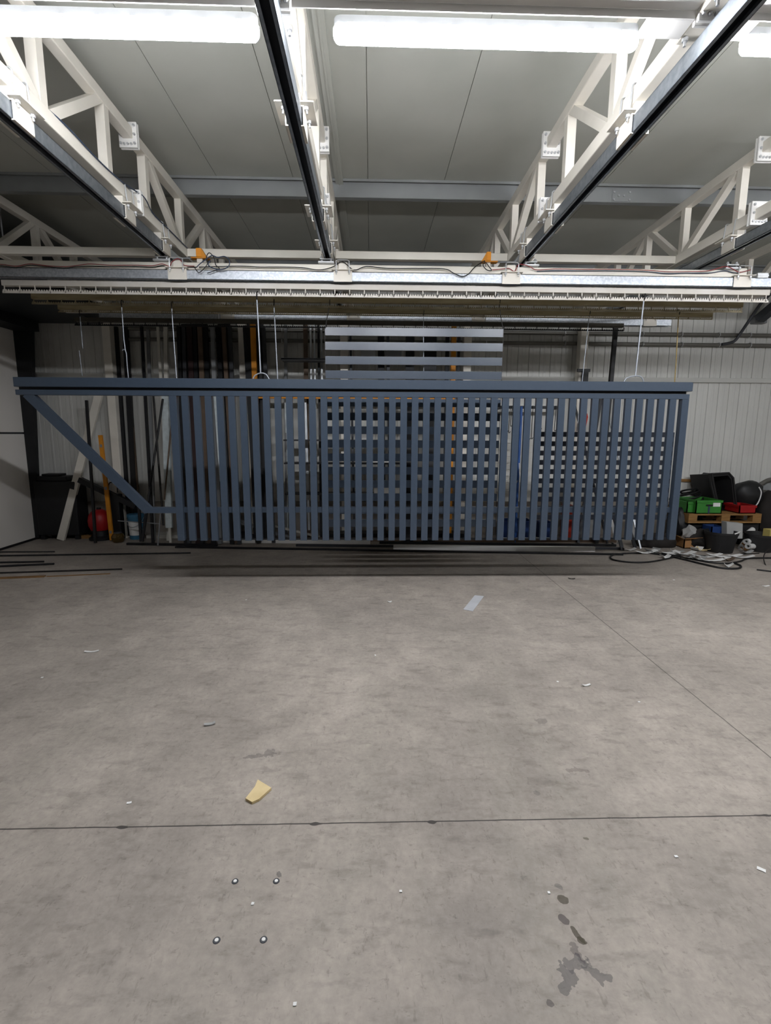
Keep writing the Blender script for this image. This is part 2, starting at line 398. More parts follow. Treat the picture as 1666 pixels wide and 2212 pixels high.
# purlins, tie beams
def purlin(y, label):
    m = MB().box((XL+.05, y, TC1+.003), (XR-.05, y+.004, ZR-.002)).box((XL+.05, y, TC1), (XR-.05, y+.06, TC1+.004)).box((XL+.05, y-.05, ZR-.006), (XR-.05, y, ZR-.001)).box((XL+.05, y-.052, ZR-.022), (XR-.05, y-.048, ZR-.001))
    t = thing('purlin', label, 'purlin', (0, y, TC1), 'zinc roof purlins')
    m.build('section', M['purlin'], t)
    if 4 < y < 6:
        px = P(1343, 418, y).x
        pl = MB().box((px-.09, y-.006, TC1+.006), (px+.09, y-.001, ZR-.03)).build('splice_plate', M['purlin'], t)
        for a in (-.075, .075):
            for q in (.02, .085): MB().cyl((px+a, y-.016, TC1+q), (px+a, y, TC1+q), .009, 6).build('bolt', M['steel'], pl)
        for sx in (-.03, .02): MB().cyl((px+sx, y-.016, TC1+.055), (px+sx, y, TC1+.055), .009, 6).build('bolt', M['steel'], pl)
for y, l in ((5.06, 'grey zinc purlin crossing the ceiling behind the white trusses'), (7.2, 'grey zinc purlin along the top of the back wall'), (2.86, 'grey zinc purlin across the ceiling above the lamps'), (.6, 'grey zinc purlin above the camera'), (-1.7, 'grey zinc purlin behind the camera')):
    purlin(y, l)
sp = MB().box((TX[2]+.045, YF+.1, ZR-.03), (TX[2]+.115, YB-.1, ZR-.001)).box((TX[2]+.075, YF+.1, ZR-.036), (TX[2]+.085, YB-.1, ZR-.03))
solo(sp, 'ridge_strip', M['roof'], 'grey cover strip on the ceiling beside the middle truss', 'cover strip')
def tie(y, z0, z1, wd, label, a=0, c=5, m='cream'):
    t = thing('tie_beam', label, 'tie beam', (0, y, z0), 'cream tie beams between the trusses')
    for i in range(a, c):
        MB().box((TX[i]+.038, y, z0), (TX[i+1]-.038, y+wd, z1), .005).build('beam_length', M[m], t)
    return t
tie(5.04, 3.145, 3.215, .07, 'cream square tie beam joining the trusses just above the cable beam', 0, 4)
tn = tie(2.125, 3.15, 3.22, .075, 'grey cream tie beam across the top of the photo over the lamps', m='white')
for i in range(5):
    MB().box((TX[i]+.07, 2.197, 3.122), (TX[i+1]-.07, 2.202, 3.15)).build('shade_lip', M['white'], tn)
for a, c in ((1.09, TX[3]-.07), (TX[3]+.08, 1.54), (2.77, TX[4]-.07)):
    MB().box((a, 2.203, 3.122), (c, 2.30, 3.127)).build('mounting_strip', M['white'], tn)
# cables above lamps
c1 = MB().tube(smooth([(TX[2]+.12, 1.6, 3.75), (TX[2]+.115, 1.9, 3.5), (TX[2]+.11, 2.12, 3.24), (TX[2]+.112, 2.2, 3.21)]), .006, 8)
solo(c1, 'cable', M['rubber'], 'black cable dropping to the tie beam beside the middle truss', 'cable')

# ------------------------------------------------------------------ lamps
def stadium(x0, x1, y, prof):          # stacked stadium outlines: prof = list of (half width, z)
    n = 12; rings = []
    for rr, z in prof:
        e = prof[0][0]; ring = []
        for i in range(n+1):
            a = -PI/2 + PI*i/n; ring.append((x1 - e + rr*math.cos(a), y + rr*math.sin(a), z))
        for i in range(n+1):
            a = PI/2 + PI*i/n; ring.append((x0 + e + rr*math.cos(a), y + rr*math.sin(a), z))
        rings.append(ring)
    m = len(rings[0]); fs = []
    for i in range(len(rings)-1):
        for k in range(m): fs.append((i*m+k, i*m+(k+1) % m, (i+1)*m+(k+1) % m, (i+1)*m+k))
    fs.append([(len(rings)-1)*m + k for k in range(m)]); fs.append([k for k in range(m)][::-1])
    return MB().add([p for g in rings for p in g], fs, True)
LW = .030
def make_lamp(label, xc, y, z, L=1.25):      # z: top of the housing
    t = thing('tube_lamp', label, 'lamp', (xc, y, z), 'lit waterproof tube lamps')
    x0, x1 = xc-L/2, xc+L/2
    stadium(x0, x1, y, [(LW, z-.036), (LW, z-.058), (LW*.93, z-.068), (LW*.74, z-.077), (LW*.4, z-.0825), (LW*.1, z-.084)]).build('diffuser', M['lamp'], t, label='glowing white diffuser')
    stadium(x0+.004, x1-.004, y, [(LW-.002, z-.036), (LW-.002, z-.002), (LW-.006, z)]).build('housing', M['grey'], t)
    for i in range(9):
        x = x0 + .07 + i*(L-.14)/8
        MB().box((x-.012, y-LW-.002, z-.042), (x+.012, y+LW+.002, z-.028)).build('clip', M['steel'], t)
    return t
LY, LZ = 2.285, 3.148
lamp0 = make_lamp('lit tube lamp at the left of the ceiling, left of the middle truss', -1.075, LY, LZ)
for x, l in ((.472, 'lit tube lamp between the middle truss and the truss to its right'), (2.155, 'lit tube lamp cut off by the right edge'), (3.8, 'lit tube lamp beyond the right edge'), (5.45, 'unseen tube lamp added beyond the right edge to brighten the right wall')):  # outermost lamp is unseen, added to brighten the right of the back wall
    dup(lamp0, (x, LY, LZ), l)

# ------------------------------------------------------------------ overhead tracks (lengthwise)
RW, RB, RT = .068, 3.0, 3.078
def channel(p0, p1, axis):           # C-track with a slot in its underside between two points (axis 'y' or 'x')
    mb = MB(); t = .004; h = RW/2; lip = .016
    segs = [(-h, -h+t, RB, RT), (h-t, h, RB, RT), (-h, h, RT-t, RT), (-h, -h+lip, RB, RB+t), (h-lip, h, RB, RB+t)]
    for a, c, z0, z1 in segs:
        if axis == 'y': mb.box((p0[0]+a, p0[1], z0 + p0[2]), (p0[0]+c, p1[1], z1 + p0[2]))
        else: mb.box((p0[0], p0[1]+a, z0 + p0[2]), (p1[0], p0[1]+c, z1 + p0[2]))
    return mb
def slotfill(p0, p1, axis):
    h = RW/2 - .004
    if axis == 'y': return MB().box((p0[0]-h, p0[1]+.01, RB+.03+p0[2]), (p0[0]+h, p1[1]-.01, RB+.034+p0[2]))
    return MB().box((p0[0]+.01, p0[1]-h, RB+.03+p0[2]), (p1[0]-.01, p0[1]+h, RB+.034+p0[2]))
def clamp_y(X, y, parent):
    s = MB(); a = .046; l = .075
    s.box((X-a, y-l, RB-.006), (X-a+.005, y+l, RT+.006)).box((X+a-.005, y-l, RB-.006), (X+a, y+l, RT+.006))
    s.box((X-a, y-l, RT+.003), (X+a, y+l, RT+.009)).box((X-a, y-l, RB-.006), (X-a+.014, y+l, RB-.001)).box((X+a-.014, y-l, RB-.006), (X+a, y+l, RB-.001))
    s.box((X-.03, y-l, RT+.009), (X+.03, y-l+.05, BC0)).box((X-.03, y+l-.05, RT+.009), (X+.03, y+l, BC0))
    sl = s.build('hanger_clamp', M['cream'], parent)
    MB().box((X-.095, y-l-.02, RT+.012), (X-.032, y+l+.02, RT+.018)).box((X+.032, y-l-.02, RT+.012), (X+.095, y+l+.02, RT+.018)).build('flange', M['cream'], sl)
    for yy in (y-.055, y+.055):
        r = CW/2 + .006
        pts = [(X-r-.018, yy, RT-.02), (X-r-.006, yy, BC0), (X-r, yy, BC1+.002), (X-r+.01, yy, BC1+.010), (X+r-.01, yy, BC1+.010), (X+r, yy, BC1+.002), (X+r+.006, yy, BC0), (X+r+.018, yy, RT-.02)]
        u = MB().tube(pts, .005, 8)
        for sx in (-1, 1):
            u.cyl((X+sx*(r+.014), yy, RT-.002), (X+sx*(r+.014), yy, RT+.011), .012, 6)
        u.build('u_bolt', M['steel'], sl)
def track(X, label, y1, clamps):
    t = thing('ceiling_track', label, 'track', (X, 0, RB), 'galvanised tracks under the trusses')
    channel((X, -4, 0), (X, y1, 0), 'y').build('channel', M['track'], t)
    slotfill((X, -4, 0), (X, y1, 0), 'y').build('slot', M['slot'], t)
    for y in clamps: clamp_y(X, y, t)
    return t
k0 = track(TX[1], 'galvanised track under the left truss, ending near the left orange sensor', 6.5, (.6, 2.79, 3.90, 4.54))
dup(k0, (TX[2], 0, RB), 'galvanised track under the middle truss, dark slot facing down')
dup(k0, (TX[3], 0, RB), 'galvanised track under the truss right of the middle')
k4 = track(TX[4], 'galvanised track at the right edge, under the rightmost truss', 6.5, (.6, 2.0, 3.1, 4.30))

# trolleys riding under the tracks, standing on the cable beam
FY = 4.60
def trolley(X, label):
    t = thing('track_trolley', label, 'trolley', (X, FY+.02, 2.954), 'zinc trolleys under the tracks')
    MB().box((X-.07, FY-.03, 2.955), (X+.07, FY+.06, 2.972), .004).build('base_plate', M['steel'], t)
    MB().box((X-.055, FY-.02, 2.986), (X+.055, FY+.05, 2.998), .003).build('top_plate', M['steel'], t)
    for sx in (-1, 1):
        MB().cyl((X+sx*.04, FY+.0, 2.966), (X+sx*.04, FY+.0, 3.02), .009, 8).cyl((X+sx*.04, FY+.0, 2.998), (X+sx*.04, FY+.0, 3.01), .015, 6).build('stud', M['steel'], t)
    MB().cyl((X, FY+.02, 2.966), (X, FY+.02, 3.028), .008, 8).build('spindle', M['black'], t)
for px, l in ((340, 'zinc trolley on the cable beam at the left track end'), (705, 'zinc trolley on the cable beam below the middle track'), (1147, 'zinc trolley on the cable beam right of the right sensor'), (1583, 'zinc trolley on the cable beam at its right end')):
    trolley(P(px + (10 if px == 340 else 0), 556, FY).x, l)

# ------------------------------------------------------------------ cable beam frame and its galvanised tracks
fr = thing('beam_frame', 'cream rectangular beam frame under the tracks with cables along its front', 'frame', (0, FY, 2.89))
fx1 = P(1600, 580, FY).x
MB().box((-4.4, FY, 2.893), (fx1, FY+.055, 2.953), .006).build('front_beam', M['cream'], fr)
MB().box((-3.6, 6.2, 2.893), (fx1, 6.255, 2.953), .006).build('rear_beam', M['cream'], fr)
cpx = (385, 741, 1104, 1603)
for q in cpx:
    X = P(q, 580, FY).x
    MB().box((X-.042, FY-.02, 2.895), (X+.042, 6.28, 2.968), .012).build('cross_tube', M['cream'], fr)
def side_track(y, x0, x1, dz, label, cl):
    t = thing('side_track', label, 'track', (0, y, RB+dz), 'galvanised crosswise tracks')
    channel((x0, y, dz), (x1, y, dz), 'x').build('channel', M['galv'], t)
    slotfill((x0, y, dz), (x1, y, dz), 'x').build('slot', M['slot'], t)
    for X in cl:
        s = MB(); a = RW/2 + .006; b0, b1 = RB+dz-.006, RT+dz+.004
        s.box((X-.08, y-a-.004, b0), (X+.08, y-a, b1+.002)).box((X-.08, y+a, b0), (X+.08, y+a+.004, b1+.002)).box((X-.08, y-a, b1-.001), (X+.08, y+a, b1+.003))
        sl = s.build('hanger_clamp', M['cream'], t)
        MB().box((X-.095, y-a-.035, b1+.003), (X+.095, y+a+.035, b1+.008)).build('flange', M['cream'], sl)
        for yy in (y-a-.02, y+a+.02):
            u = MB().tube([(X-.056, yy, b1-.03), (X-.056, yy, 2.972), (X-.04, yy, 2.98), (X+.04, yy, 2.98), (X+.056, yy, 2.972), (X+.056, yy, b1-.03)], .0045, 8)
            for sx in (-1, 1): u.cyl((X+sx*.056, yy, b1-.012), (X+sx*.056, yy, b1+.002), .011, 6)
            u.build('u_bolt', M['steel'], sl)
    return t
DZ = -.187
side_track(FY+.028, -4.4, 4.3, DZ, 'galvanised crosswise track below the front cable beam', [P(q, 600, FY).x for q in cpx])
side_track(6.24, -3.2, P(1452, 692, 6.2).x, DZ, 'galvanised crosswise track at the back, above the tall profiles', [P(q, 692, 6.2).x for q in (492, 764, 1034, 1405)])
ec = P(1646, 592, FY)
solo(MB().box((ec.x-.05, FY-.02, 2.885), (ec.x+.05, FY+.07, 2.93), .004).box((ec.x-.05, FY-.024, 2.9), (ec.x+.05, FY-.02, 2.912)), 'track_joint', M['steel'], 'small zinc joint block on the right end of the front track', 'joint')

# cables tied along the cable beam
def cable(name, pts, Y, r, m, label, k=6):
    return solo(MB().tube(smooth([P(a, b, Y) for a, b in pts], k), r, 8), name, M[m], label, 'cable')
cable('cable', [(-40,573),(0,571),(35,575),(65,570),(100,574),(140,576),(170,573),(195,570),(235,573),(265,573),(295,573),(330,574),(350,570),(366,575),(372,565),(384,559),(393,565),(398,573),(420,575)], FY-.03, .0036, 'redcable', 'red cable tied along the left half of the cable beam')
cable('cable', [(-40,576),(0,574),(35,578),(65,573),(100,576),(140,579),(170,576),(235,576),(295,576),(330,577),(352,574),(368,579),(398,577),(425,577)], FY-.012, .0036, 'rubber', 'black cable tied below the red cable, left half of beam')
cable('cable', [(430,577),(470,576),(520,575),(560,577),(600,577),(650,578),(685,583),(705,581),(722,575),(735,566),(745,568),(760,581),(770,583),(785,577),(800,576),(840,580),(900,580),(960,581),(980,590),(998,597),(1012,592),(1025,578),(1040,567),(1048,563)], FY-.03, .0040, 'rubber', 'black cable sagging along the middle of the beam between sensors')
cable('cable', [(1063,583),(1085,581),(1100,580),(1112,586),(1120,572),(1132,572),(1145,576),(1160,583),(1200,581),(1260,582),(1330,582),(1400,584),(1440,587),(1480,587),(1530,585),(1560,577),(1575,577),(1590,585),(1600,588),(1622,583)], FY-.03, .0036, 'redcable', 'red cable tied along the right half of the cable beam')
cable('cable', [(1160,586),(1200,585),(1260,585),(1330,585),(1400,587),(1440,591),(1480,590),(1530,590),(1565,585),(1585,589),(1600,590)], FY-.012, .0036, 'bluecable', 'blue cable under the red cable, right half of the beam')
cable('cable', [(425,577),(432,570),(445,560),(458,552),(470,556),(485,554),(495,562),(494,575),(480,582),(462,580),(450,572),(455,562)], FY-.05, .0042, 'bluecable', 'blue cable loop hanging beside the left orange sensor')
cable('cable', [(420,577),(428,588),(436,585),(448,570),(446,556),(452,546),(462,556),(466,572),(474,580),(460,586),(448,590)], FY-.04, .0036, 'rubber', 'tangled black cable below the left orange sensor')
cable('cable', [(1048,565),(1044,573),(1052,583),(1062,584),(1056,575),(1050,567)], FY-.045, .0040, 'rubber', 'short dark cable bundle under the right orange sensor')
def sensor(x0, x1, y0, y1, flip, label):
    Y = FY+.01; a, c = P(x0, y1, Y), P(x1, y0, Y)
    t = thing('sensor_box', label, 'sensor', ((a.x+c.x)/2, Y, 2.953), 'orange sensors on the cable beam')
    MB().box((a.x, Y-.03, a.z), (c.x, Y+.03, c.z), .004).build('body', M['orange'], t)
    s = -1 if flip else 1
    MB().prism([(c.x if s > 0 else a.x, Y-.028, a.z), ((c.x if s > 0 else a.x) + s*.04, Y-.028, a.z), (c.x if s > 0 else a.x, Y-.028, c.z-.005)], (0, .056, 0)).build('wedge', M['orangeold'], t)
    MB().box((a.x-.045, Y-.03, a.z-.01), (c.x+.06, Y+.03, a.z-.002)).build('shelf', M['orangeold'], t)
    MB().box((a.x+.0, Y-.01, 2.953), (c.x-.0, Y+.02, a.z-.01)).build('stand', M['cream'], t)
    x = a.x-.045 if s > 0 else c.x+.06
    MB().tube([(x, Y, a.z-.004), (x-.17*s, Y, a.z-.004)] if s > 0 else [(x, Y, a.z-.004), (x+.16, Y, a.z), (x+.21, Y, a.z+.07)], .005, 8).build('arm', M['rod'], t)
sensor(426, 437, 538, 557, False, 'orange sensor on the cable beam near the left track end')
sensor(1050, 1060, 546, 565, True, 'orange sensor on the cable beam left of the right track end')

# ------------------------------------------------------------------ rack bars
BZ0, BZ1 = 2.76, 2.806
def tooth_rack(x0, x1, y, H=.062):
    mb = MB(); z0 = BZ0; p = .1305; n = int((x1-x0)/p)
    for i in range(n+1):
        x = x0 + .02 + i*p
        mb.box((x-.004, y+.005, z0-H+.006), (x+.004, y+.011, z0))
    mb.box((x0, y+.005, z0-H), (x1, y+.011, z0-H+.26*H))
    t = .0218; k = int((x1-x0)/t)
    for i in range(k):
        x = x0 + i*t
        za, zb_ = z0-H+.26*H, z0-H+.5*H
        mb.prism([(x+.002, y+.005, za), (x+.0195, y+.005, za), (x+.0145, y+.005, zb_), (x+.007, y+.005, zb_)], (0, .006, 0))
    return mb
def rack_bar(x0, x1, y, m, label, hang, H=.062):
    t = thing('rack_bar', label, 'rack bar', ((x0+x1)/2, y, BZ0), 'toothed hanging bars')
    MB().box((x0, y, BZ0), (x1, y+.055, BZ1), .003).build('tube', M[m], t)
    tooth_rack(x0, x1, y, H).build('tooth_rack', M[{'tanlight': 'tanlight', 'darktan': 'black'}.get(m, 'rack')], t)
    for X in hang:
        MB().cyl((X, y+.028, BZ1), (X, y+.028, RB+.03 if y > 4.8 and y < 6.1 else BZ1+.03), .008, 8).build('hanger', M['steel'], t)
rack_bar(P(5, 622, 4.66).x, P(1662, 635, 4.66).x, 4.65, 'tanlight', 'front toothed bar, pale, carrying the sliding gate', (-1.5, 1.6))
rack_bar(P(70, 650, 5.1).x, P(1604, 655, 5.1).x, 5.08, 'tan', 'second toothed bar, brown stained, carrying the horizontal slat panel', (TX[1], TX[3]), .05)
rack_bar(P(125, 675, 5.5).x, P(1541, 680, 5.5).x, 5.5, 'tan', 'third toothed bar, brown stained, behind the second bar', (TX[1], TX[3]), .026)
rack_bar(P(165, 704, 6.1).x, P(1345, 704, 6.1).x, 6.06, 'darktan', 'rearmost toothed bar, dark, just below the rear galvanised track', (TX[1], TX[3]), .045)

# ------------------------------------------------------------------ the sliding gate
GY = 4.68
gt = thing('sliding_gate', 'long anthracite sliding gate with vertical slats and triangular tail', 'gate', (P(800, 1165, GY).x, GY, P(800, 1165, GY).z))
zt, zb = P(833, 821.5, GY).z, P(833, 841.7, GY).z
xg0, xg1 = P(36, 830, GY).x, P(1491, 838, GY).x
MB().box((xg0, GY-.045, zb), (xg1, GY+.045, zt), .005).build('guide_beam', M['gate'], gt)
z2t, z2b = P(833, 847.5, GY).z, P(833, 858.5, GY).z
xr = P(1486, 855, GY).x
MB().box((xg0+.02, GY-.005, z2t), (xr-.02, GY+.02, zb)).build('web_strip', M['black'], gt)
MB().box((xg0, GY-.03, z2b), (xr, GY+.03, z2t), .003).build('top_tube', M['gate'], gt)
zs0 = P(833, 1166, GY).z
xp0, xp1 = P(367.5, 860, GY).x, P(383, 860, GY).x
MB().box((xp0, GY-.03, zs0), (xp1, GY+.03, z2b), .003).build('end_post', M['gate'], gt)
xq0 = P(1470, 870, GY).x
MB().box((xq0, GY-.03, zs0), (xr, GY+.03, z2b), .003).build('end_post', M['gate'], gt)
g0 = P(388.6, 860, GY).x; g1 = P(1464.2, 860, GY).x - .004
pitch = (g1 - g0) / 44
for i in range(44):
    xc = g0 + (i+.5)*pitch
    MB().box((xc-.030, GY-.03, zs0), (xc+.030, GY+.005, z2b)).build('slat', M['gate'], gt)
zm1, zm0 = P(833, 1096, GY).z, P(833, 1107.5, GY).z
tx = P(318, 1101, GY).x
MB().box((xp1, GY+.006, zm0), (xq0, GY+.04, zm1)).build('middle_tube', M['gate'], gt)
MB().box((tx-.02, GY-.028, zm0), (xp0, GY+.02, zm1+.003)).build('tail_tube', M['gate'], gt)
MB().box((xp1, GY+.006, zs0), (xq0, GY+.03, zs0+.012)).build('bottom_strip', M['black'], gt)
a, c = P(60, 850, GY), P(322, 1103, GY)
MB().bar(a, c, .05, .082, (0, 1, 0)).build('tail_brace', M['gate'], gt) if False else MB().bar(a, c, .082, .05, (0, 1, 0)).build('tail_brace', M['gate'], gt)

# ------------------------------------------------------------------ slat panels behind
def slat_panel(name, label, Y, xl, xr_, ytop, ybot, n, hpx, yref, strap=True, m='gate'):
    z1 = P(833, ytop, Y).z; z0 = P(833, ybot, Y).z
    x0, x1 = P(xl, yref, Y).x, P(xr_, yref, Y).x
    pt_ = (z1 - z0) / (n - 1); hh = hpx
    t = thing(name, label, 'slat panel', ((x0+x1)/2, Y, z0-hh))
    for i in range(n):
        z = z1 - i*pt_
        MB().box((x0, Y-.012, z-hh), (x1, Y+.012, z)).build('slat', M[m], t)
    for X in ((x0-.004, x1+.004) if strap else (P(1186, 1000, Y).x-.015, P(1449, 1000, Y).x-.015)):
        MB().box((X-.002, Y+.0, z0-hh), (X+.002, Y+.004, z1) if strap else (X+.03, Y+.03, z1)).build('side_strap' if strap else 'post', M['gate' if not strap else 'darkrod'], t)
    return t
slat_panel('slat_panel', 'anthracite panel of horizontal slats showing above and through the gate', 5.11, 702.5, 1087, 708.5, 1122, 15, .077, 712)
slat_panel('slat_panel', 'dark horizontal slat panel behind the right end of the gate', 5.53, 1168, 1455, 931, 1112, 10, .055, 940, False, 'shadedcoat')

# ------------------------------------------------------------------ hanger rods
def hanger(pts, Y, r, m, label, yoke=None, name='hanger_rod'):
    a = P(*pts[0], Y)
    t = thing(name, label, 'hanger', a, 'hooked rods on the toothed bars')
    pp = [P(*p, Y) for p in pts]
    a = pp[0]
    hook = smooth([a, a + Vector((.004, -.012, .05)), a + Vector((.004, .02, .075)), a + Vector((0, .035, .05))], 4)
    MB().tube(hook, r*.9, 8).build('hook', M['darkrod'], t)
    MB().tube(pp, r, 8).build('shaft', M[m], t)
    if yoke:
        y = [P(*q, Y) for q in yoke]
        MB().tube(smooth(y, 6), r*.9, 8).build('yoke', M[m], t)
hanger([(555, 648), (560, 740), (563, 806)], GY-.02, .0062, 'rod', 'steel rod with arched yoke holding the left part of the gate', [(546, 822), (550, 812), (563, 806), (575, 809), (583, 822)])
hanger([(1391, 650), (1382, 730), (1373, 812)], GY-.02, .0062, 'rod', 'steel rod with arched yoke holding the right part of the gate', [(1347, 828), (1354, 817), (1373, 812), (1386, 815), (1392, 828)])
hanger([(592, 661), (596, 740), (601, 840)], 5.09, .0058, 'rod', 'steel rod just right of the yoke rod at the left of the gate')
hanger([(371, 667), (376, 740), (383, 835)], 5.09, .0055, 'rod', 'long steel rod left of the dark bundled profiles')
hanger([(263, 664), (268, 735), (271, 757)], 5.09, .0055, 'rod', 'steel rod with a second rod hooked on below, above the gate tail', [(264, 757), (269, 755), (273, 764), (275, 790), (279, 830)])
hanger([(173, 684), (177, 730), (179, 753)], 5.51, .0048, 'rod', 'thin steel rod farthest left above the gate tail', [(171, 757), (174, 780), (178, 812)])
hanger([(1273, 684), (1266, 750), (1256, 840), (1247, 931)], 5.51, .005, 'rod', 'thin steel rod left of the right column, holding the dark panel')
hanger([(1466, 684), (1461, 780), (1450, 931)], 5.51, .0055, 'brass', 'yellowish rod at the right end of the gate')
hanger([(712, 661), (706, 690), (703, 709)], 5.09, .004, 'darkrod', 'short dark wire hook on the left corner of the horizontal slat panel')
hanger([(1079, 661), (1083, 690), (1087, 709)], 5.09, .004, 'darkrod', 'short dark wire hook on the right corner of the horizontal slat panel')
hanger([(915, 683), (915, 740), (916, 850)], 5.51, .004, 'rod', 'thin rod behind the middle of the horizontal slat panel')

# ------------------------------------------------------------------ wall columns, pipes, bracket
CWD = .11
for k, l in ((0, 'cream wall column behind the gate tail'), (1, 'cream wall column left, beside the dark bundled profiles'), (2, 'cream wall column behind the left edge of the slat panel'), (3, 'cream wall column behind the right part of the slat panel'), (4, 'cream wall column with a black bracket, at the right')):
    t = thing('wall_column', l, 'column', (TX[k], 7.2, 0), 'cream steel wall columns')
    X = TX[k] - (.11 if k == 0 else 0)
    MB().box((X-CWD/2, 7.14, 0), (X+CWD/2, 7.27, 3.61), .006).build('shaft', M['cream'], t)
    MB().box((X-.1, 7.1, 0), (X+.1, 7.29, .012)).build('foot_plate', M['cream'], t)
b0 = P(1290, 800, 7.1)
solo(MB().box((TX[4]-.09, 7.1, b0.z-.02), (TX[4]+.09, 7.13, b0.z+.02)).box((TX[4]-.02, 7.06, b0.z-.22), (TX[4]+.05, 7.13, b0.z)), 'wall_bracket', M['black'], 'black bracket fixed on the right wall column', 'bracket')
for i, (y0, l) in enumerate(((723, 'upper grey wall pipe with clips below the roof'), (745, 'lower grey wall pipe with clips below the roof'))):
    z = P(1500, y0, 7.3).z
    t = thing('wall_pipe', l, 'pipe', (0, 7.31, z), 'grey pipes along the back wall')
    MB().cyl((-3.4, 7.295, z), (8.9, 7.295, z), .026, 16).build('pipe', M['pipe'], t)
    for px in (440, 610, 880, 1050, 1220, 1388, 1472, 1553, 1620):
        X = P(px, y0, 7.3).x
        MB().tube([(X, 7.34, z+.03), (X, 7.29, z+.032), (X, 7.262, z+.01), (X, 7.262, z-.012), (X, 7.29, z-.032), (X, 7.34, z-.03)], .006, 6).build('clip', M['steel'], t)
pz = [P(1560, 744, 7.25), P(1585, 738, 7.24), P(1600, 720, 7.2), P(1625, 683, 7.1), P(1645, 655, 7.0), P(1672, 628, 6.9)]
solo(MB().tube(smooth(pz, 6), .02, 12), 'bent_pipe', M['darkgrey'], 'dark bent pipe climbing from the wall pipes at right', 'pipe')
jb = P(1640, 690, 7.3)
solo(MB().box((jb.x-.09, 7.25, jb.z-.06), (jb.x+.09, 7.35, jb.z+.05), .008), 'junction_box', M['grey'], 'grey junction box high on the right wall', 'junction box')
dk = [P(1640, 690, 7.2), P(1700, 640, 6.9)]
solo(MB().bar(dk[0], dk[1], .14, .1), 'duct', M['darkgrey'], 'dark duct rising from the junction box at the right edge', 'duct')

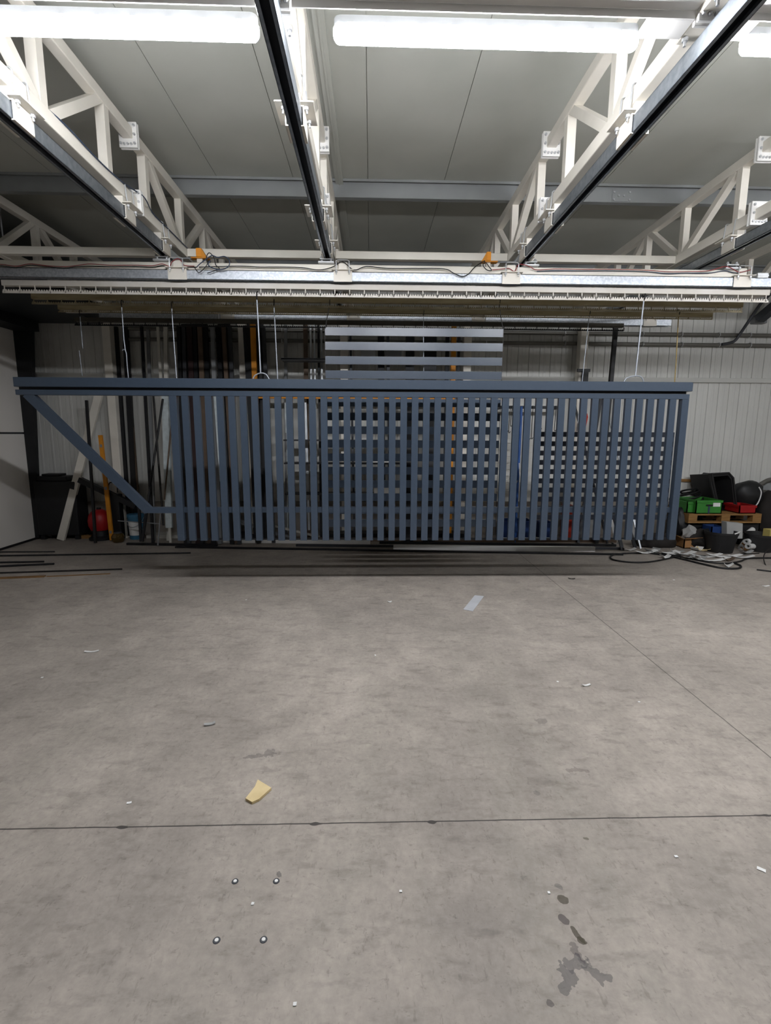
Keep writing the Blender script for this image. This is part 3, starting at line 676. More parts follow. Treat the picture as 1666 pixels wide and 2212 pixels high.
# ------------------------------------------------------------------ profiles leaning on the back wall
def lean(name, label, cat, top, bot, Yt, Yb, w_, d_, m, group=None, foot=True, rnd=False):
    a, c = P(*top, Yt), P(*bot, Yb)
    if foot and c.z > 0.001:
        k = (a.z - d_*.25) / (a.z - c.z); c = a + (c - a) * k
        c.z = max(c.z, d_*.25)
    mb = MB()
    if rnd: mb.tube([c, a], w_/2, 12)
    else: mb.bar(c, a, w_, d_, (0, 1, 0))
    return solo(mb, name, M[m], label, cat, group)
GRP = 'long profiles leaning on the back wall'
prof = [  # top px, bottom px, Yt, Yb, width, depth, mat, label
    ((250, 706), (276, 1090), 7.28, 7.23, .05, .04, 'black', 'black profile left of the paint bucket, tallest on the left'),
    ((271, 706), (292, 1090), 7.28, 7.23, .07, .05, 'black', 'wide black profile right behind the end of the gate brace'),
    ((281, 850), (299, 1090), 7.28, 7.23, .035, .03, 'brown', 'brown black profile against the wide black profile'),
    ((306, 706), (326, 1080), 7.08, 6.8, .035, .03, 'black', 'thin black profile left of the crossed rods'),
    ((320, 712), (330, 1050), 7.12, 6.95, .04, .03, 'grey', 'grey profile between black profiles left of the crossed rods'),
    ((341, 706), (349, 840), 7.1, 7.0, .032, .03, 'offwhite', 'pale thin post behind the crossed rods'),
    ((358, 706), (360, 840), 7.12, 7.05, .05, .04, 'offwhite', 'pale post left of the dark bundled profiles'),
    ((386, 704), (399, 1080), 7.1, 6.75, .05, .04, 'black', 'black profile at the left of the dark bundle'),
    ((397, 704), (407, 1090), 7.08, 6.70, .045, .03, 'darkgrey', 'dark grey profile second in the dark bundle'),
    ((409, 702), (424, 1060), 7.05, 6.75, .065, .03, 'maroon', 'dark red profile in the dark bundle'),
    ((421, 704), (434, 1080), 7.08, 6.72, .05, .05, 'black', 'black profile right of the dark red profile'),
    ((432, 704), (447, 1055), 7.02, 6.78, .06, .04, 'brown', 'dark brown profile in the dark bundle'),
    ((444, 704), (458, 1070), 7.08, 6.70, .06, .04, 'black', 'black profile right of the dark brown profile'),
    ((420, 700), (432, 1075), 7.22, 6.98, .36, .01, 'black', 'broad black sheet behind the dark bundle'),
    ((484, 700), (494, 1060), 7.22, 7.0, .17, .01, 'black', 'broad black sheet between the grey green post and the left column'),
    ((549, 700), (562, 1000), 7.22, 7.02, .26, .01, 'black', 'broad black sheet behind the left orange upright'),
    ((459, 704), (464, 840), 7.0, 6.9, .05, .05, 'grey', 'grey green post in the middle of the dark bundle'),
    ((470, 704), (494, 1060), 7.1, 6.75, .055, .04, 'black', 'black profile right of the grey green post'),
    ((483, 704), (501, 1020), 7.05, 6.8, .05, .04, 'brown', 'brown profile behind the grey green post'),
    ((496, 704), (512, 1050), 7.1, 6.76, .05, .04, 'darkgrey', 'dark grey profile touching the left column'),
    ((529, 704), (544, 960), 7.1, 6.9, .05, .04, 'black', 'black profile right of the left column'),
    ((538, 704), (556, 1090), 7.08, 6.75, .05, .05, 'black', 'black profile beside the left orange upright'),
    ((560, 706), (574, 1066), 7.1, 6.85, .04, .04, 'black', 'black profile right of the left orange upright'),
    ((569, 706), (576, 850), 7.12, 7.0, .05, .03, 'darkgrey', 'dark grey profile behind the left yoke rod'),
    ((617, 702), (618, 850), 7.25, 7.22, .045, .03, 'grey', 'grey post on the wall between the hanging rods'),
    ((660, 702), (664, 1000), 7.2, 7.1, .06, .03, 'brown', 'brown grey profile left of the slat panel'),
    ((671, 702), (672, 766), 7.2, 7.18, .025, .02, 'alu', 'left thin aluminium strip left of the slat panel'),
    ((679, 702), (680, 766), 7.2, 7.18, .025, .02, 'alu', 'middle thin aluminium strip left of the slat panel'),
    ((688, 702), (692, 1000), 7.15, 7.0, .03, .03, 'black', 'thin black profile among aluminium strips by the slat panel'),
    ((694, 702), (695, 766), 7.2, 7.18, .025, .02, 'alu', 'right thin aluminium strip left of the slat panel'),
    ((757, 712), (764, 1060), 7.15, 7.0, .03, .03, 'darkgrey', 'thin dark profile behind the left of the slat panel'),
    ((823, 712), (826, 1090), 7.15, 6.9, .09, .05, 'black', 'wide black profile behind the left half of the slat panel'),
    ((838, 712), (842, 1080), 7.1, 6.9, .04, .04, 'darkgrey', 'dark grey profile behind the slat panel, left of middle'),
    ((886, 712), (884, 1090), 7.12, 6.85, .12, .06, 'black', 'broad black profile behind the middle of the slat panel'),
    ((930, 712), (927, 1090), 7.1, 6.85, .17, .06, 'black', 'broadest black profile behind the slat panel, right of middle'),
    ((967, 712), (961, 1080), 7.12, 6.9, .05, .04, 'black', 'black profile left of the right orange upright'),
    ((992, 712), (985, 1070), 7.12, 6.95, .035, .03, 'black', 'black profile right of the right orange upright'),
    ((1331, 702), (1296, 1085), 6.9, 6.7, .05, .05, 'black', 'long black pole leaning in front of the right column'),
    ((1300, 850), (1262, 1090), 7.1, 6.8, .035, .03, 'darkgrey', 'dark grey profile behind the dark panel, near red cloth'),
    ((1236, 850), (1262, 960), 7.1, 6.95, .025, .025, 'black', 'thin black stick tilting left of the red cloth'),
    ((1312, 885), (1330, 960), 7.1, 6.9, .02, .02, 'alu', 'thin grey stick tilting right of the red cloth'),
    ((187, 865), (206, 1164), 7.0, 6.75, .032, .03, 'black', 'thin black tube standing left of the spirit level'),
]
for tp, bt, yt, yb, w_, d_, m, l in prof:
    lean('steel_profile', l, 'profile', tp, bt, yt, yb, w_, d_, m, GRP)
# T-head at the long black pole
th = P(1331, 703, 6.9)
# wrapped and pale profiles
def taper(name, label, cat, pts, Y, m, d_):
    return solo(MB().prism([P(a, b, Y) for a, b in pts], (0, d_, 0)), name, M[m], label, cat)
solo(MB().bar(P(357, 845, 7.0), P(366, 1140, 6.78), .085, .05, (0, 1, 0)), 'wrapped_profile', M['film'], 'film wrapped pale profile left of the gate slats', 'profile')
solo(MB().bar(P(468, 845, 6.85), P(482, 1040, 6.66), .075, .05, (0, 1, 0)).bar(P(482, 1040, 6.66), P(490, 1150, 6.56), .02, .02, (0, 1, 0)), 'wrapped_profile', M['film'], 'film wrapped pale profile standing among the dark bundle', 'profile')
solo(MB().bar(P(617, 845, 7.1), P(620, 935, 7.08), .04, .02, (0, 1, 0)).bar(P(620, 935, 7.08), P(622, 1150, 7.05), .012, .012, (0, 1, 0)), 'wrapped_profile', M['film'], 'short film wrapped strip on the bare wall behind the gate', 'profile')
solo(MB().bar(P(658, 845, 7.1), P(666, 1080, 6.95), .045, .03, (0, 1, 0)).bar(P(666, 1080, 6.95), P(668, 1145, 6.92), .03, .02, (0, 1, 0)), 'perforated_rail', M['alu'], 'grey perforated rail on the wall left of the slat panel', 'rail')
# leaning cream brace and thin rods at left
def rod(name, label, a, Ya, b, Yb, r, m, cat='rod', group=None):
    return solo(MB().tube([P(*b, Yb), P(*a, Ya)], r, 10), name, M[m], label, cat, group)
lean('brace_plank', 'cream plank leaning diagonally behind the gate brace', 'plank', (214, 852), (134, 1158), 7.1, 6.95, .10, .04, 'cream')
RG = 'crossed dark rods beside the gate slats'
rod('steel_rod', 'dark rod crossing from upper left, first left of the wrapped profile', (331, 850), 6.9, (353, 1135), 6.6, .013, 'darkrod', group=RG)
rod('steel_rod', 'dark rod leaning left, crossing the other rods', (352, 862), 6.95, (318, 1095), 6.6, .014, 'black', group=RG)
rod('steel_rod', 'brown rod leaning against the first gate post', (372, 900), 6.85, (355, 1080), 6.7, .011, 'brown', group=RG)
rod('steel_rod', 'pale rod standing at the foot of the crossed rods', (347, 1110), 6.55, (341, 1178), 6.5, .010, 'grey')
rod('steel_rod', 'thin level rod in front of the paint bucket', (255, 1125), 6.75, (350, 1132), 6.65, .007, 'grey')
solo(MB().bar(P(300, 1092, 6.6), P(305, 1170, 6.5), .03, .03, (0, 1, 0)).bar(P(317, 1105, 6.6), P(307, 1170, 6.5), .03, .03, (0, 1, 0)), 'trestle_leg', M['black'], 'black V shaped trestle leg in front of the paint bucket', 'trestle')

# ------------------------------------------------------------------ left clutter
def onfloor(pxl, pxr, ytop, ybase):
    a = G((pxl+pxr)/2, ybase); Y = a.y
    return Y, P(pxl, ybase, Y).x, P(pxr, ybase, Y).x, P((pxl+pxr)/2, ytop, Y).z
# spirit level
a, c = P(217, 940, 6.98), P(242, 1165, 6.9)
lv = thing('spirit_level', 'yellow spirit level leaning behind the gate brace', 'spirit level', (c.x, c.y, 0))
c = a + (c - a) * ((a.z - .012)/(a.z - c.z))
MB().bar(c, a, .052, .03, (0, 1, 0)).build('body', M['orangeold'], lv)
for k in (.08, .5, .9):
    q = c + (a - c)*k; MB().bar(q - Vector((0, .017, .02)), q + Vector((0, -.017, .02)), .03, .002, (0, 1, 0)).build('vial', M['grey'], lv)
# machine
Y, x0, x1, z1 = onfloor(103, 190, 1022, 1160)
mc = thing('machine', 'bulky black machine with slanting arm behind the cream plank', 'machine', ((x0+x1)/2, 7.05, 0))
mm = MB()
mm.box((x0, 6.98, .06), (x1, 7.26, z1-.1), .02).box((x0+.04, 7.0, z1-.1), (x1-.12, 7.24, z1-.03), .015).box((x0+.1, 7.02, z1-.03), (x0+.34, 7.2, z1), .01)
mm.box((x0+.02, 7.0, 0), (x0+.08, 7.06, .06)).box((x1-.08, 7.0, 0), (x1-.02, 7.06, .06)).box((x0+.02, 7.18, 0), (x0+.08, 7.24, .06)).box((x1-.08, 7.18, 0), (x1-.02, 7.24, .06))
mm.build('body', M['black'], mc)
MB().bar(P(172, 1036, 7.02), P(294, 1094, 6.99), .07, .075).build('arm', M['black'], mc)
MB().tube(smooth([P(234, 1062, 6.99), P(235, 1047, 6.99), P(240, 1042, 6.99), P(252, 1044, 6.99), P(254, 1064, 6.99)], 5), .008, 8).build('handle', M['black'], mc)
MB().box((P(238, 1080, 7.0).x, 6.98, 0), (P(258, 1080, 7.0).x, 7.1, P(245, 1068, 7.0).z), .01).build('pillar', M['black'], mc)
# red canister
q = P(215, 1119, 7.02); r = .15
rc = thing('canister', 'red rounded canister on a black base left of the spirit level', 'canister', (q.x, 7.02, 0))
MB().lathe((q.x, 7.02, 0), [(.06, .12), (.12, .14), (.145, .2), (.15, .27), (.135, .35), (.10, .40), (.05, .43), (0, .435)], 28).build('body', M['red'], rc)
MB().lathe((q.x, 7.02, 0), [(0, 0), (.15, 0), (.15, .03), (.11, .06), (.1, .14), (0, .14)], 24).build('base', M['black'], rc)
MB().cyl((q.x, 7.02, .42), (q.x, 7.02, .455), .03, 14).build('neck', M['black'], rc)
# grey board
Y, x0, x1, z1 = onfloor(87, 111, 1108, 1161)
solo(MB().box((x0, Y, 0), (x1, Y+.02, z1), .003), 'board', M['grey'], 'small grey board standing at the foot of the partition', 'board')
# bucket
Y, x0, x1, z1 = onfloor(280, 313, 1112, 1163)
bx = (x0+x1)/2; br = (x1-x0)/2
bk = thing('paint_bucket', 'blue and white paint bucket behind the gate brace', 'bucket', (bx, Y, 0))
MB().lathe((bx, Y, 0), [(0, .002), (br*.86, 0), (br, z1), (br*.95, z1)], 28).build('body', M['bluewhite'], bk)
MB().lathe((bx, Y, 0), [(br*1.04, z1-.03), (br*1.06, z1-.005), (br*1.02, z1+.012), (0, z1+.014)], 28).build('lid', M['bluewhite'], bk)
lb = MB(); n = 10
for i in range(n):
    a0, a1 = -PI/2 - .75 + 1.5*i/n, -PI/2 - .75 + 1.5*(i+1)/n
    lb.add([(bx+br*1.0*math.cos(t)*f, Y+br*1.0*math.sin(t)*f, z) for t, z, f in ((a0, .06, .905), (a1, .06, .905), (a1, z1-.09, .985), (a0, z1-.09, .985))], [(0, 1, 2, 3)])
lb.build('paper_label', M['paper'], bk)
MB().tube(smooth([(bx-br*1.03, Y, z1-.04), (bx-br*.8, Y-br*.75, z1-.12), (bx, Y-br*1.1, z1-.16), (bx+br*.8, Y-br*.75, z1-.12), (bx+br*1.03, Y, z1-.04)], 5), .003, 6).build('handle', M['rod'], bk)
q = G(256, 1171)
jr = thing('glass_jar', 'amber glass jar on the floor right of the spirit level', 'jar', q)
MB().lathe(q, [(0, .001), (.06, .001), (.082, .03), (.085, .08), (.07, .115), (.05, .13), (.046, .13), (.064, .11), (.078, .08), (.075, .035), (.055, .01), (0, .01)], 24).build('body', M['glass'], jr)
MB().lathe(q, [(.05, .122), (.054, .13), (.05, .142), (0, .142)], 20).build('lid', M['darkgrey'], jr)
for (a0, a1, b, l) in ((166, 197, 1163, 'left wood offcut on the floor below the machine'), (199, 240, 1161, 'right wood offcut on the floor below the red canister')):
    p0, p1 = G(a0, b), G(a1, b)
    solo(MB().bar(p0+Vector((0, 0, .022)), p1+Vector((0, .03, .022)), .08, .044), 'wood_offcut', M['wood'], l, 'offcut', 'wood offcuts on the floor')
# low stacks behind tail / slats
def stack(items):
    for (xl, xr2, yb, h0, dep, z0, m, l, nm, cat) in items:
        c0 = G((xl+xr2)/2, yb); Y = c0.y
        x0, x1 = P(xl, yb, Y).x, P(xr2, yb, Y).x
        solo(MB().box((x0, Y, z0), (x1, Y+dep, z0+h0), .004), nm, M[m], l, cat)
stack([
    (316, 395, 1163, .045, .25, 0, 'offwhite', 'flat white sheet bundle on the floor behind the tail tube', 'sheet_bundle', 'bundle'),
    (400, 560, 1164, .05, .3, 0, 'darkgrey', 'dark low stack of profiles behind the left gate slats', 'profile_stack', 'stack'),
    (700, 1010, 1168, .10, .25, 0, 'black', 'long black stack of profiles lying below the slat panel', 'profile_stack', 'stack'),
])
for i, (a, b, m) in enumerate((((440, 1092), (600, 1156), 'alu'), ((520, 1098), (625, 1150), 'offwhite'), ((470, 1116), (640, 1163), 'alu'), ((560, 1128), (700, 1162), 'offwhite'), ((395, 1115), (520, 1150), 'darkgrey'))):
    Yb = G(b[0], b[1]+4).y
    solo(MB().bar(P(*a, 7.02), P(b[0], b[1], Yb), .06, .02), 'sheet_strip', M[m], ['uppermost sloping aluminium strip behind the left slats', 'short sloping white strip behind the left slats', 'long sloping aluminium strip behind the left slats', 'lowest sloping white strip behind the slats, ending near the slat panel', 'dark sloping strip behind the first gate slats'][i], 'strip', 'strips sloping down to the floor')

# ------------------------------------------------------------------ orange rack on the wall
ok = thing('storage_rack', 'orange steel rack frame behind the gate and the slat panel', 'rack', (P(765, 857, 6.95).x, 6.95, 0))
xo0, xo1 = P(548, 760, 6.95).x, P(979, 800, 6.95).x
for X in (xo0, xo1): MB().box((X-.032, 6.93, 0), (X+.032, 6.99, P(760, 700, 6.95).z), .003).build('upright', M['orangeold'], ok)
zz = P(765, 857, 6.95).z
MB().box((xo0, 6.90, zz-.035), (xo1, 6.93, zz+.03), .003).build('beam', M['orangeold'], ok)
for X in (xo0, xo1): MB().box((X-.07, 6.88, 0), (X+.07, 7.04, .01)).build('foot', M['orangeold'], ok)

# things stored at the rack level behind the slat panel
for i, (xl, xr2, y0, y1, m, l) in enumerate(((780, 812, 752, 776, 'alu', 'pale carton high behind the slat panel, left'), (832, 868, 748, 775, 'grey', 'grey carton high behind the middle of the slat panel'),
        (800, 850, 985, 1000, 'paper', 'white parcel low behind the slat panel'), (770, 806, 935, 950, 'paper', 'white parcel behind the left of the slat panel'), (808, 868, 1048, 1066, 'paper', 'white parcel lowest behind the slat panel'))):
    a, c = P(xl, y1, 6.75), P(xr2, y0, 6.75)
    MB().box((xo0+.4, 6.74, a.z-.02), (xo1-.5, 6.96, a.z)).build('shelf', M['black'], ok)
    o = solo(MB().box((a.x, 6.75, a.z), (c.x, 6.88, c.z), .006), 'parcel', M[m], l, 'parcel', 'parcels behind the slat panel')

# ------------------------------------------------------------------ hook rail, wire mesh, blue pole
hz = P(1150, 880, 7.05).z
hx0, hx1 = P(1078, 880, 7.05).x, P(1216, 880, 7.05).x
hr = thing('hook_rail', 'dark hook rail on the wall behind the right half of the gate', 'hook rail', ((hx0+hx1)/2, 7.1, hz))
MB().box((hx0, 7.03, hz-.02), (hx1, 7.07, hz+.02)).build('rail', M['black'], hr)
for X in (hx0+.05, hx1-.05): MB().box((X-.02, 7.07, hz-.02), (X+.02, 7.345, hz+.02)).build('wall_arm', M['black'], hr)
for i, (px, y1) in enumerate(((1092, 925), (1096, 930), (1100, 932), (1104, 918), (1121, 930), (1144, 946), (1149, 945), (1168, 925), (1194, 935), (1199, 928), (1205, 940))):
    a, c = P(px+2, 884, 7.02), P(px-1, y1, 7.02)
    mb = MB().tube(smooth([a + Vector((0, .03, .03)), a + Vector((0, .0, .045)), a + Vector((0, -.012, .02)), (a+c)/2, c, c + Vector((.012, 0, -.018)), c + Vector((.024, 0, 0))], 4), .005, 6)
    solo(mb, 'wire_hook', M['black'], 'black wire hook on the dark hook rail, number %s from the left' % ['one', 'two', 'three', 'four', 'five', 'six', 'seven', 'eight', 'nine', 'ten', 'eleven'][i], 'hook', 'hooks on the hook rail')
# mesh
mx0, mx1 = P(1082, 1000, 7.15).x, P(1152, 1000, 7.15).x; mz1, mz0 = P(1115, 948, 7.15).z, P(1115, 1060, 7.15).z
ms = thing('wire_mesh', 'white wire mesh rack against the wall behind the blue pole', 'wire mesh', ((mx0+mx1)/2, 7.15, 0))
mb = MB()
for k in range(9):
    z = mz0 + (mz1-mz0)*k/8; mb.cyl((mx0, 7.15, z), (mx1, 7.15, z), .004, 6)
for k in range(7):
    X = mx0 + (mx1-mx0)*k/6; mb.cyl((X, 7.156, mz0), (X, 7.156, mz1), .003, 6)
mb.build('mesh', M['offwhite'], ms)
for X in (mx0, mx1): MB().cyl((X, 7.15, 0), (X, 7.15, mz1), .008, 8).build('post', M['offwhite'], ms)
a, c = P(1127, 878, 6.9), P(1121, 1000, 6.85)
bp = thing('pole', 'blue pole with white cord leaning behind the right half of the gate', 'pole', (c.x, 6.8, 0))
e = a + (c-a)*(a.z/(a.z-c.z))
MB().tube([e, a], .018, 12).build('shaft', M['bluepole'], bp)
MB().tube(smooth([c + Vector((0, -.02, 0)), P(1121, 1030, 6.83), P(1115, 1045, 6.82), P(1114, 1060, 6.82)], 4), .006, 6).build('cord', M['paper'], bp)
# red cloth, other rags
q0, q1 = P(1266, 893, 7.0), P(1259, 933, 7.0)
solo(MB().prism([q0 + Vector((.02, 0, 0)), q0 + Vector((-.015, 0, -.03)), q1 + Vector((-.05, 0, .02)), q1 + Vector((-.03, 0, -.02)), q1 + Vector((.03, 0, 0)), q0 + Vector((.035, 0, -.05))], (0, .04, 0)), 'cloth', M['redcloth'], 'red cloth hanging behind the gate, right of the hooks', 'cloth')
# crates behind right half
def crate(name, label, xl, xr2, yt, yb, dep, m, cat='crate', rim=True, z0=None, Y=None, parent_only=False):
    if Y is None: Y = G((xl+xr2)/2, yb).y
    a, c = P(xl, yb, Y), P(xr2, yt, Y)
    zb_ = 0 if z0 is None else z0
    t = thing(name, label, cat, ((a.x+c.x)/2, Y+dep/2, zb_)); th_ = .012
    x0, x1, z1 = a.x, c.x, c.z; y0, y1 = Y, Y+dep
    b = MB().box((x0, y0, zb_), (x1, y1, zb_+th_)).box((x0, y0, zb_), (x1, y0+th_, z1)).box((x0, y1-th_, zb_), (x1, y1, z1)).box((x0, y0, zb_), (x0+th_, y1, z1)).box((x1-th_, y0, zb_), (x1, y1, z1))
    b.build('body', M[m], t)
    if rim:
        MB().box((x0-.01, y0-.01, z1-.03), (x1+.01, y0, z1)).box((x0-.01, y1, z1-.03), (x1+.01, y1+.01, z1)).box((x0-.01, y0-.01, z1-.03), (x0, y1+.01, z1)).box((x1, y0-.01, z1-.03), (x1+.01, y1+.01, z1)).build('rim', M[m], t)
    return t, (x0, x1, y0, y1, zb_, z1)
crate('crate', 'blue crate on the floor behind the right half of the gate', 1085, 1150, 1126, 1166, .26, 'blue')
crate('crate', 'blue crate beside the first, farther right behind the gate', 1170, 1196, 1130, 1166, .25, 'blue')
stack([(1085, 1200, 1171, .05, .08, 0, 'paper', 'white flat bundle in front of the blue crates', 'sheet_bundle', 'bundle')])
crate('box', 'orange red box behind the gate, right of the blue crates', 1222, 1240, 1092, 1166, .22, 'redcloth', 'box', False)
for i, (a, b, m, l) in enumerate((((1240, 1100), (1226, 1165), 'paper', 'white lath standing behind the gate beside the orange red box'), ((1318, 1110), (1330, 1160), 'paper', 'white strip behind the gate left of the grey flat bars'), ((1368, 1115), (1366, 1160), 'greypaper', 'pale panel strip behind the gate near its right end'), ((1280, 1105), (1278, 1160), 'greypaper', 'pale upright strip behind the gate, right of orange box'))):
    lean('lath', l, 'lath', a, b, 7.1, 6.95, .05 if i < 2 else .09, .015, m, 'laths behind the right half of the gate')
for i, (a, b) in enumerate((((1318, 1082), (1345, 1190)), ((1352, 1112), (1372, 1184)))):
    Yb = G(*b).y
    solo(MB().bar(P(*a, Yb+.5), G(*b) + Vector((0, 0, .01)), .045, .015, (0, 1, 0)), 'flat_bar', M['darkgrey'], ['left grey flat bar leaning at the right end of the gate', 'right grey flat bar leaning at the right end of the gate'][i], 'flat bar', 'flat bars at the gate end')

# ------------------------------------------------------------------ long tubes on the floor
def ftube(name, label, a, b, w_, h_, m, rnd=False, z=0.0, cat='tube'):
    p, q = G(*a), G(*b); up = Vector((0, 0, h_/2 + z))
    mb = MB()
    if rnd: mb.tube([p+up, q+up], h_/2, 10)
    else: mb.bar(p+up, q+up, w_, h_)
    return solo(mb, name, M[m], label, cat, 'long tubes on the floor below the gate')
ftube('floor_tube', 'white tube on the floor below the left gate slats', (459, 1171), (800, 1175), .05, .05, 'white')
ftube('floor_tube', 'white tube on the floor below the middle and right slats', (850, 1187), (1284, 1191), .05, .06, 'white')
ftube('floor_tube', 'long black tube on the floor before the white tubes', (380, 1183), (1345, 1199), .05, .02, 'black')
ftube('floor_tube', 'black tube on the floor behind the white tubes', (820, 1174), (1330, 1180), .05, .03, 'black')
ftube('floor_tube', 'grey tube between the two white tubes', (640, 1180), (1340, 1187), .035, .03, 'darkgrey')
ftube('floor_tube', 'dark rusty tube close behind the white tubes', (640, 1168), (1330, 1172), .05, .05, 'brown')
ftube('floor_tube', 'short black tube at the foot of the crossed rods', (275, 1177), (470, 1180), .04, .03, 'black')
FR = 'thin rods lying on the left floor'
def frod(a, b, r, m, l): return solo(MB().tube([G(*a) + Vector((0, 0, r)), G(*b) + Vector((0, 0, r))], r, 8), 'floor_rod', M[m], l, 'rod', FR)
frod((-60, 1203), (412, 1196), .010, 'black', 'longest thin black rod on the left floor')
frod((-60, 1194), (118, 1193), .008, 'black', 'thin black rod nearest the partition foot')
frod((-60, 1218), (95, 1215), .011, 'black', 'black rod on the left floor, second pair')
frod((-60, 1228), (117, 1220), .012, 'black', 'thick black rod on the left floor')
frod((-60, 1241), (264, 1231), .009, 'darkrod', 'long dark rod on the left floor beside the wood strip')
p, q = G(-60, 1252), G(97, 1246)
solo(MB().bar(p+Vector((0, 0, .006)), q+Vector((0, 0, .006)), .045, .012), 'wood_strip', M['oldwood'], 'brown wood strip at the left edge of the floor', 'wood strip')
p, q = G(97, 1246), G(238, 1240)
solo(MB().bar(p+Vector((.02, 0, .004)), q+Vector((0, 0, .004)), .014, .008), 'wood_strip', M['oldwood'], 'thin wood strip continuing right of the brown strip', 'wood strip')

# ------------------------------------------------------------------ right-hand pile
PY = 6.55
# pallet raised on dark crates
pz0, pz1 = P(1560, 1130, PY).z, P(1560, 1110, PY).z
px0, px1 = P(1488, 1120, PY).x, P(1645, 1120, PY).x
crate('crate', 'black crate under the left half of the wooden pallet', 1492, 1552, 1131, 1160, .55, 'blackplastic', z0=0, Y=PY+.06, rim=False)
crate('crate', 'black crate under the right half of the wooden pallet', 1596, 1642, 1131, 1160, .55, 'blackplastic', z0=0, Y=PY+.06, rim=False)
pa = thing('pallet', 'wooden pallet holding the green crate and the red box', 'pallet', ((px0+px1)/2, PY+.35, pz0))
MB().box((px0, PY, pz0), (px1, PY+.1, pz0+.018)).box((px0, PY+.32, pz0), (px1, PY+.42, pz0+.018)).box((px0, PY+.62, pz0), (px1, PY+.72, pz0+.018)).build('bottom_boards', M['wood'], pa)
for X in (px0, (px0+px1)/2-.05, px1-.12):
    for yy in (PY, PY+.32, PY+.62): MB().box((X, yy, pz0+.018), (X+.12, yy+.1, pz1-.022)).build('block', M['wood'], pa)
tb = MB()
for k in range(5): tb.box((px0, PY+k*.15, pz1-.022), (px1, PY+k*.15+.12, pz1))
tb.build('top_boards', M['wood'], pa)
# green crate
t, (x0, x1, y0, y1, z0, z1) = crate('crate', 'green plastic crate with a white label on the pallet', 1502, 1562, 1081, 1114, .4, 'green', z0=pz1, Y=PY-.0)
xm = (x0+x1)/2
MB().box((xm-.045, y0-.013, z1-.075), (xm+.045, y0-.008, z1-.055)).build('grip_slot', M['black'], t)
MB().box((xm-.012, y0-.004, z0+.005), (xm+.012, y0-.001, z1-.075)).build('strap', M['bluecable'], t)
MB().box((x1-.13, y0-.003, z1-.085), (x1-.03, y0-.001, z1-.032)).build('paper_label', M['paper'], t)
t, _b = crate('crate', 'darker green crate left of the labelled green crate', 1483, 1501, 1084, 1112, .4, 'green', z0=pz1, Y=PY+.06)
t, (x0, x1, y0, y1, z0, z1) = crate('box', 'red plastic box at the right end of the pallet', 1597, 1635, 1092, 1110, .3, 'red', 'box', z0=pz1, Y=PY+.02)
# big black tub on its side, open towards the camera
tb = thing('mortar_tub', 'large black tub tipped upright with open side facing out, behind the green crate', 'tub', (P(1555, 1105, 6.95).x, 6.95, pz1))
o_ = [(1538, 1024), (1575, 1022), (1584, 1032), (1592, 1104), (1553, 1107), (1548, 1080)]
i_ = [(1541, 1030), (1573, 1027), (1580, 1036), (1587, 1100), (1556, 1103), (1552, 1080)]
yo = 6.85
O = [P(a, b, yo) for a, b in o_]; I = [P(a, b, yo) for a, b in i_]
cen = sum((v for v in I), Vector()) / 6
Bk = [cen + (v - cen)*.72 + Vector((-.10, .36, .02)) for v in I]; Bo = [cen + (v - cen)*.76 + Vector((-.11, .39, .02)) for v in O]
mb = MB(); n = 6
mb.add(O + I + Bk + Bo, [(i, (i+1) % n, n+(i+1) % n, n+i) for i in range(n)] + [(n+i, n+(i+1) % n, 2*n+(i+1) % n, 2*n+i) for i in range(n)] + [[2*n+i for i in range(n)]] + [(i, (i+1) % n, 3*n+(i+1) % n, 3*n+i) for i in range(n)] + [[3*n+i for i in range(n)]])
mb.build('shell', M['blackplastic'], tb)
MB().tube(O + [O[0]], .016, 8).build('rim', M['blackplastic'], tb)
q = P(1534, 1022, 6.9)
MB().tube([q, P(1538, 1050, 6.87), P(1549, 1095, 6.86)], .022, 10).build('grip_edge', M['blackplastic'], tb)
# left flank of tub
fl = [P(1517, 1036, 7.12), P(1532, 1022, 7.12), P(1545, 1080, 7.12), P(1540, 1095, 7.12), P(1519, 1095, 7.12)]
solo(MB().prism(fl, (0, .12, 0)), 'mortar_tub', M['blackplastic'], 'second black tub standing close behind the tipped tub, to its left', 'tub')
# black sack with white cord
q = P(1614, 1066, 7.0)
sk = thing('sack', 'bulging black sack with a white cord, right of the tipped tub', 'sack', (q.x, 7.0, q.z-.2))
MB().blob(q, (.22, .16, .19), 3, .18, 3, pz1+.0).build('body', M['blackplastic'], sk)
MB().tube(smooth([P(1640, 1052, 6.88), P(1645, 1064, 6.85), P(1640, 1082, 6.84), P(1633, 1093, 6.84)], 5), .008, 6).build('cord', M['paper'], sk)
q = P(1664, 1095, 6.9)
solo(MB().blob((q.x+.05, 6.95, .33), (.22, .2, .38), 5, .15, 3, 0.0), 'sack', M['sack'], 'dark brown sack at the right edge beside the pallet', 'sack')
# wooden lath and grey board on the wall at the left of pile
a, c = P(1460, 1037, 7.335), P(1520, 1039, 7.335)
solo(MB().bar(a, c, .03, .04), 'wood_lath', M['wood'], 'wooden lath level on the wall left of the tipped tub', 'lath')
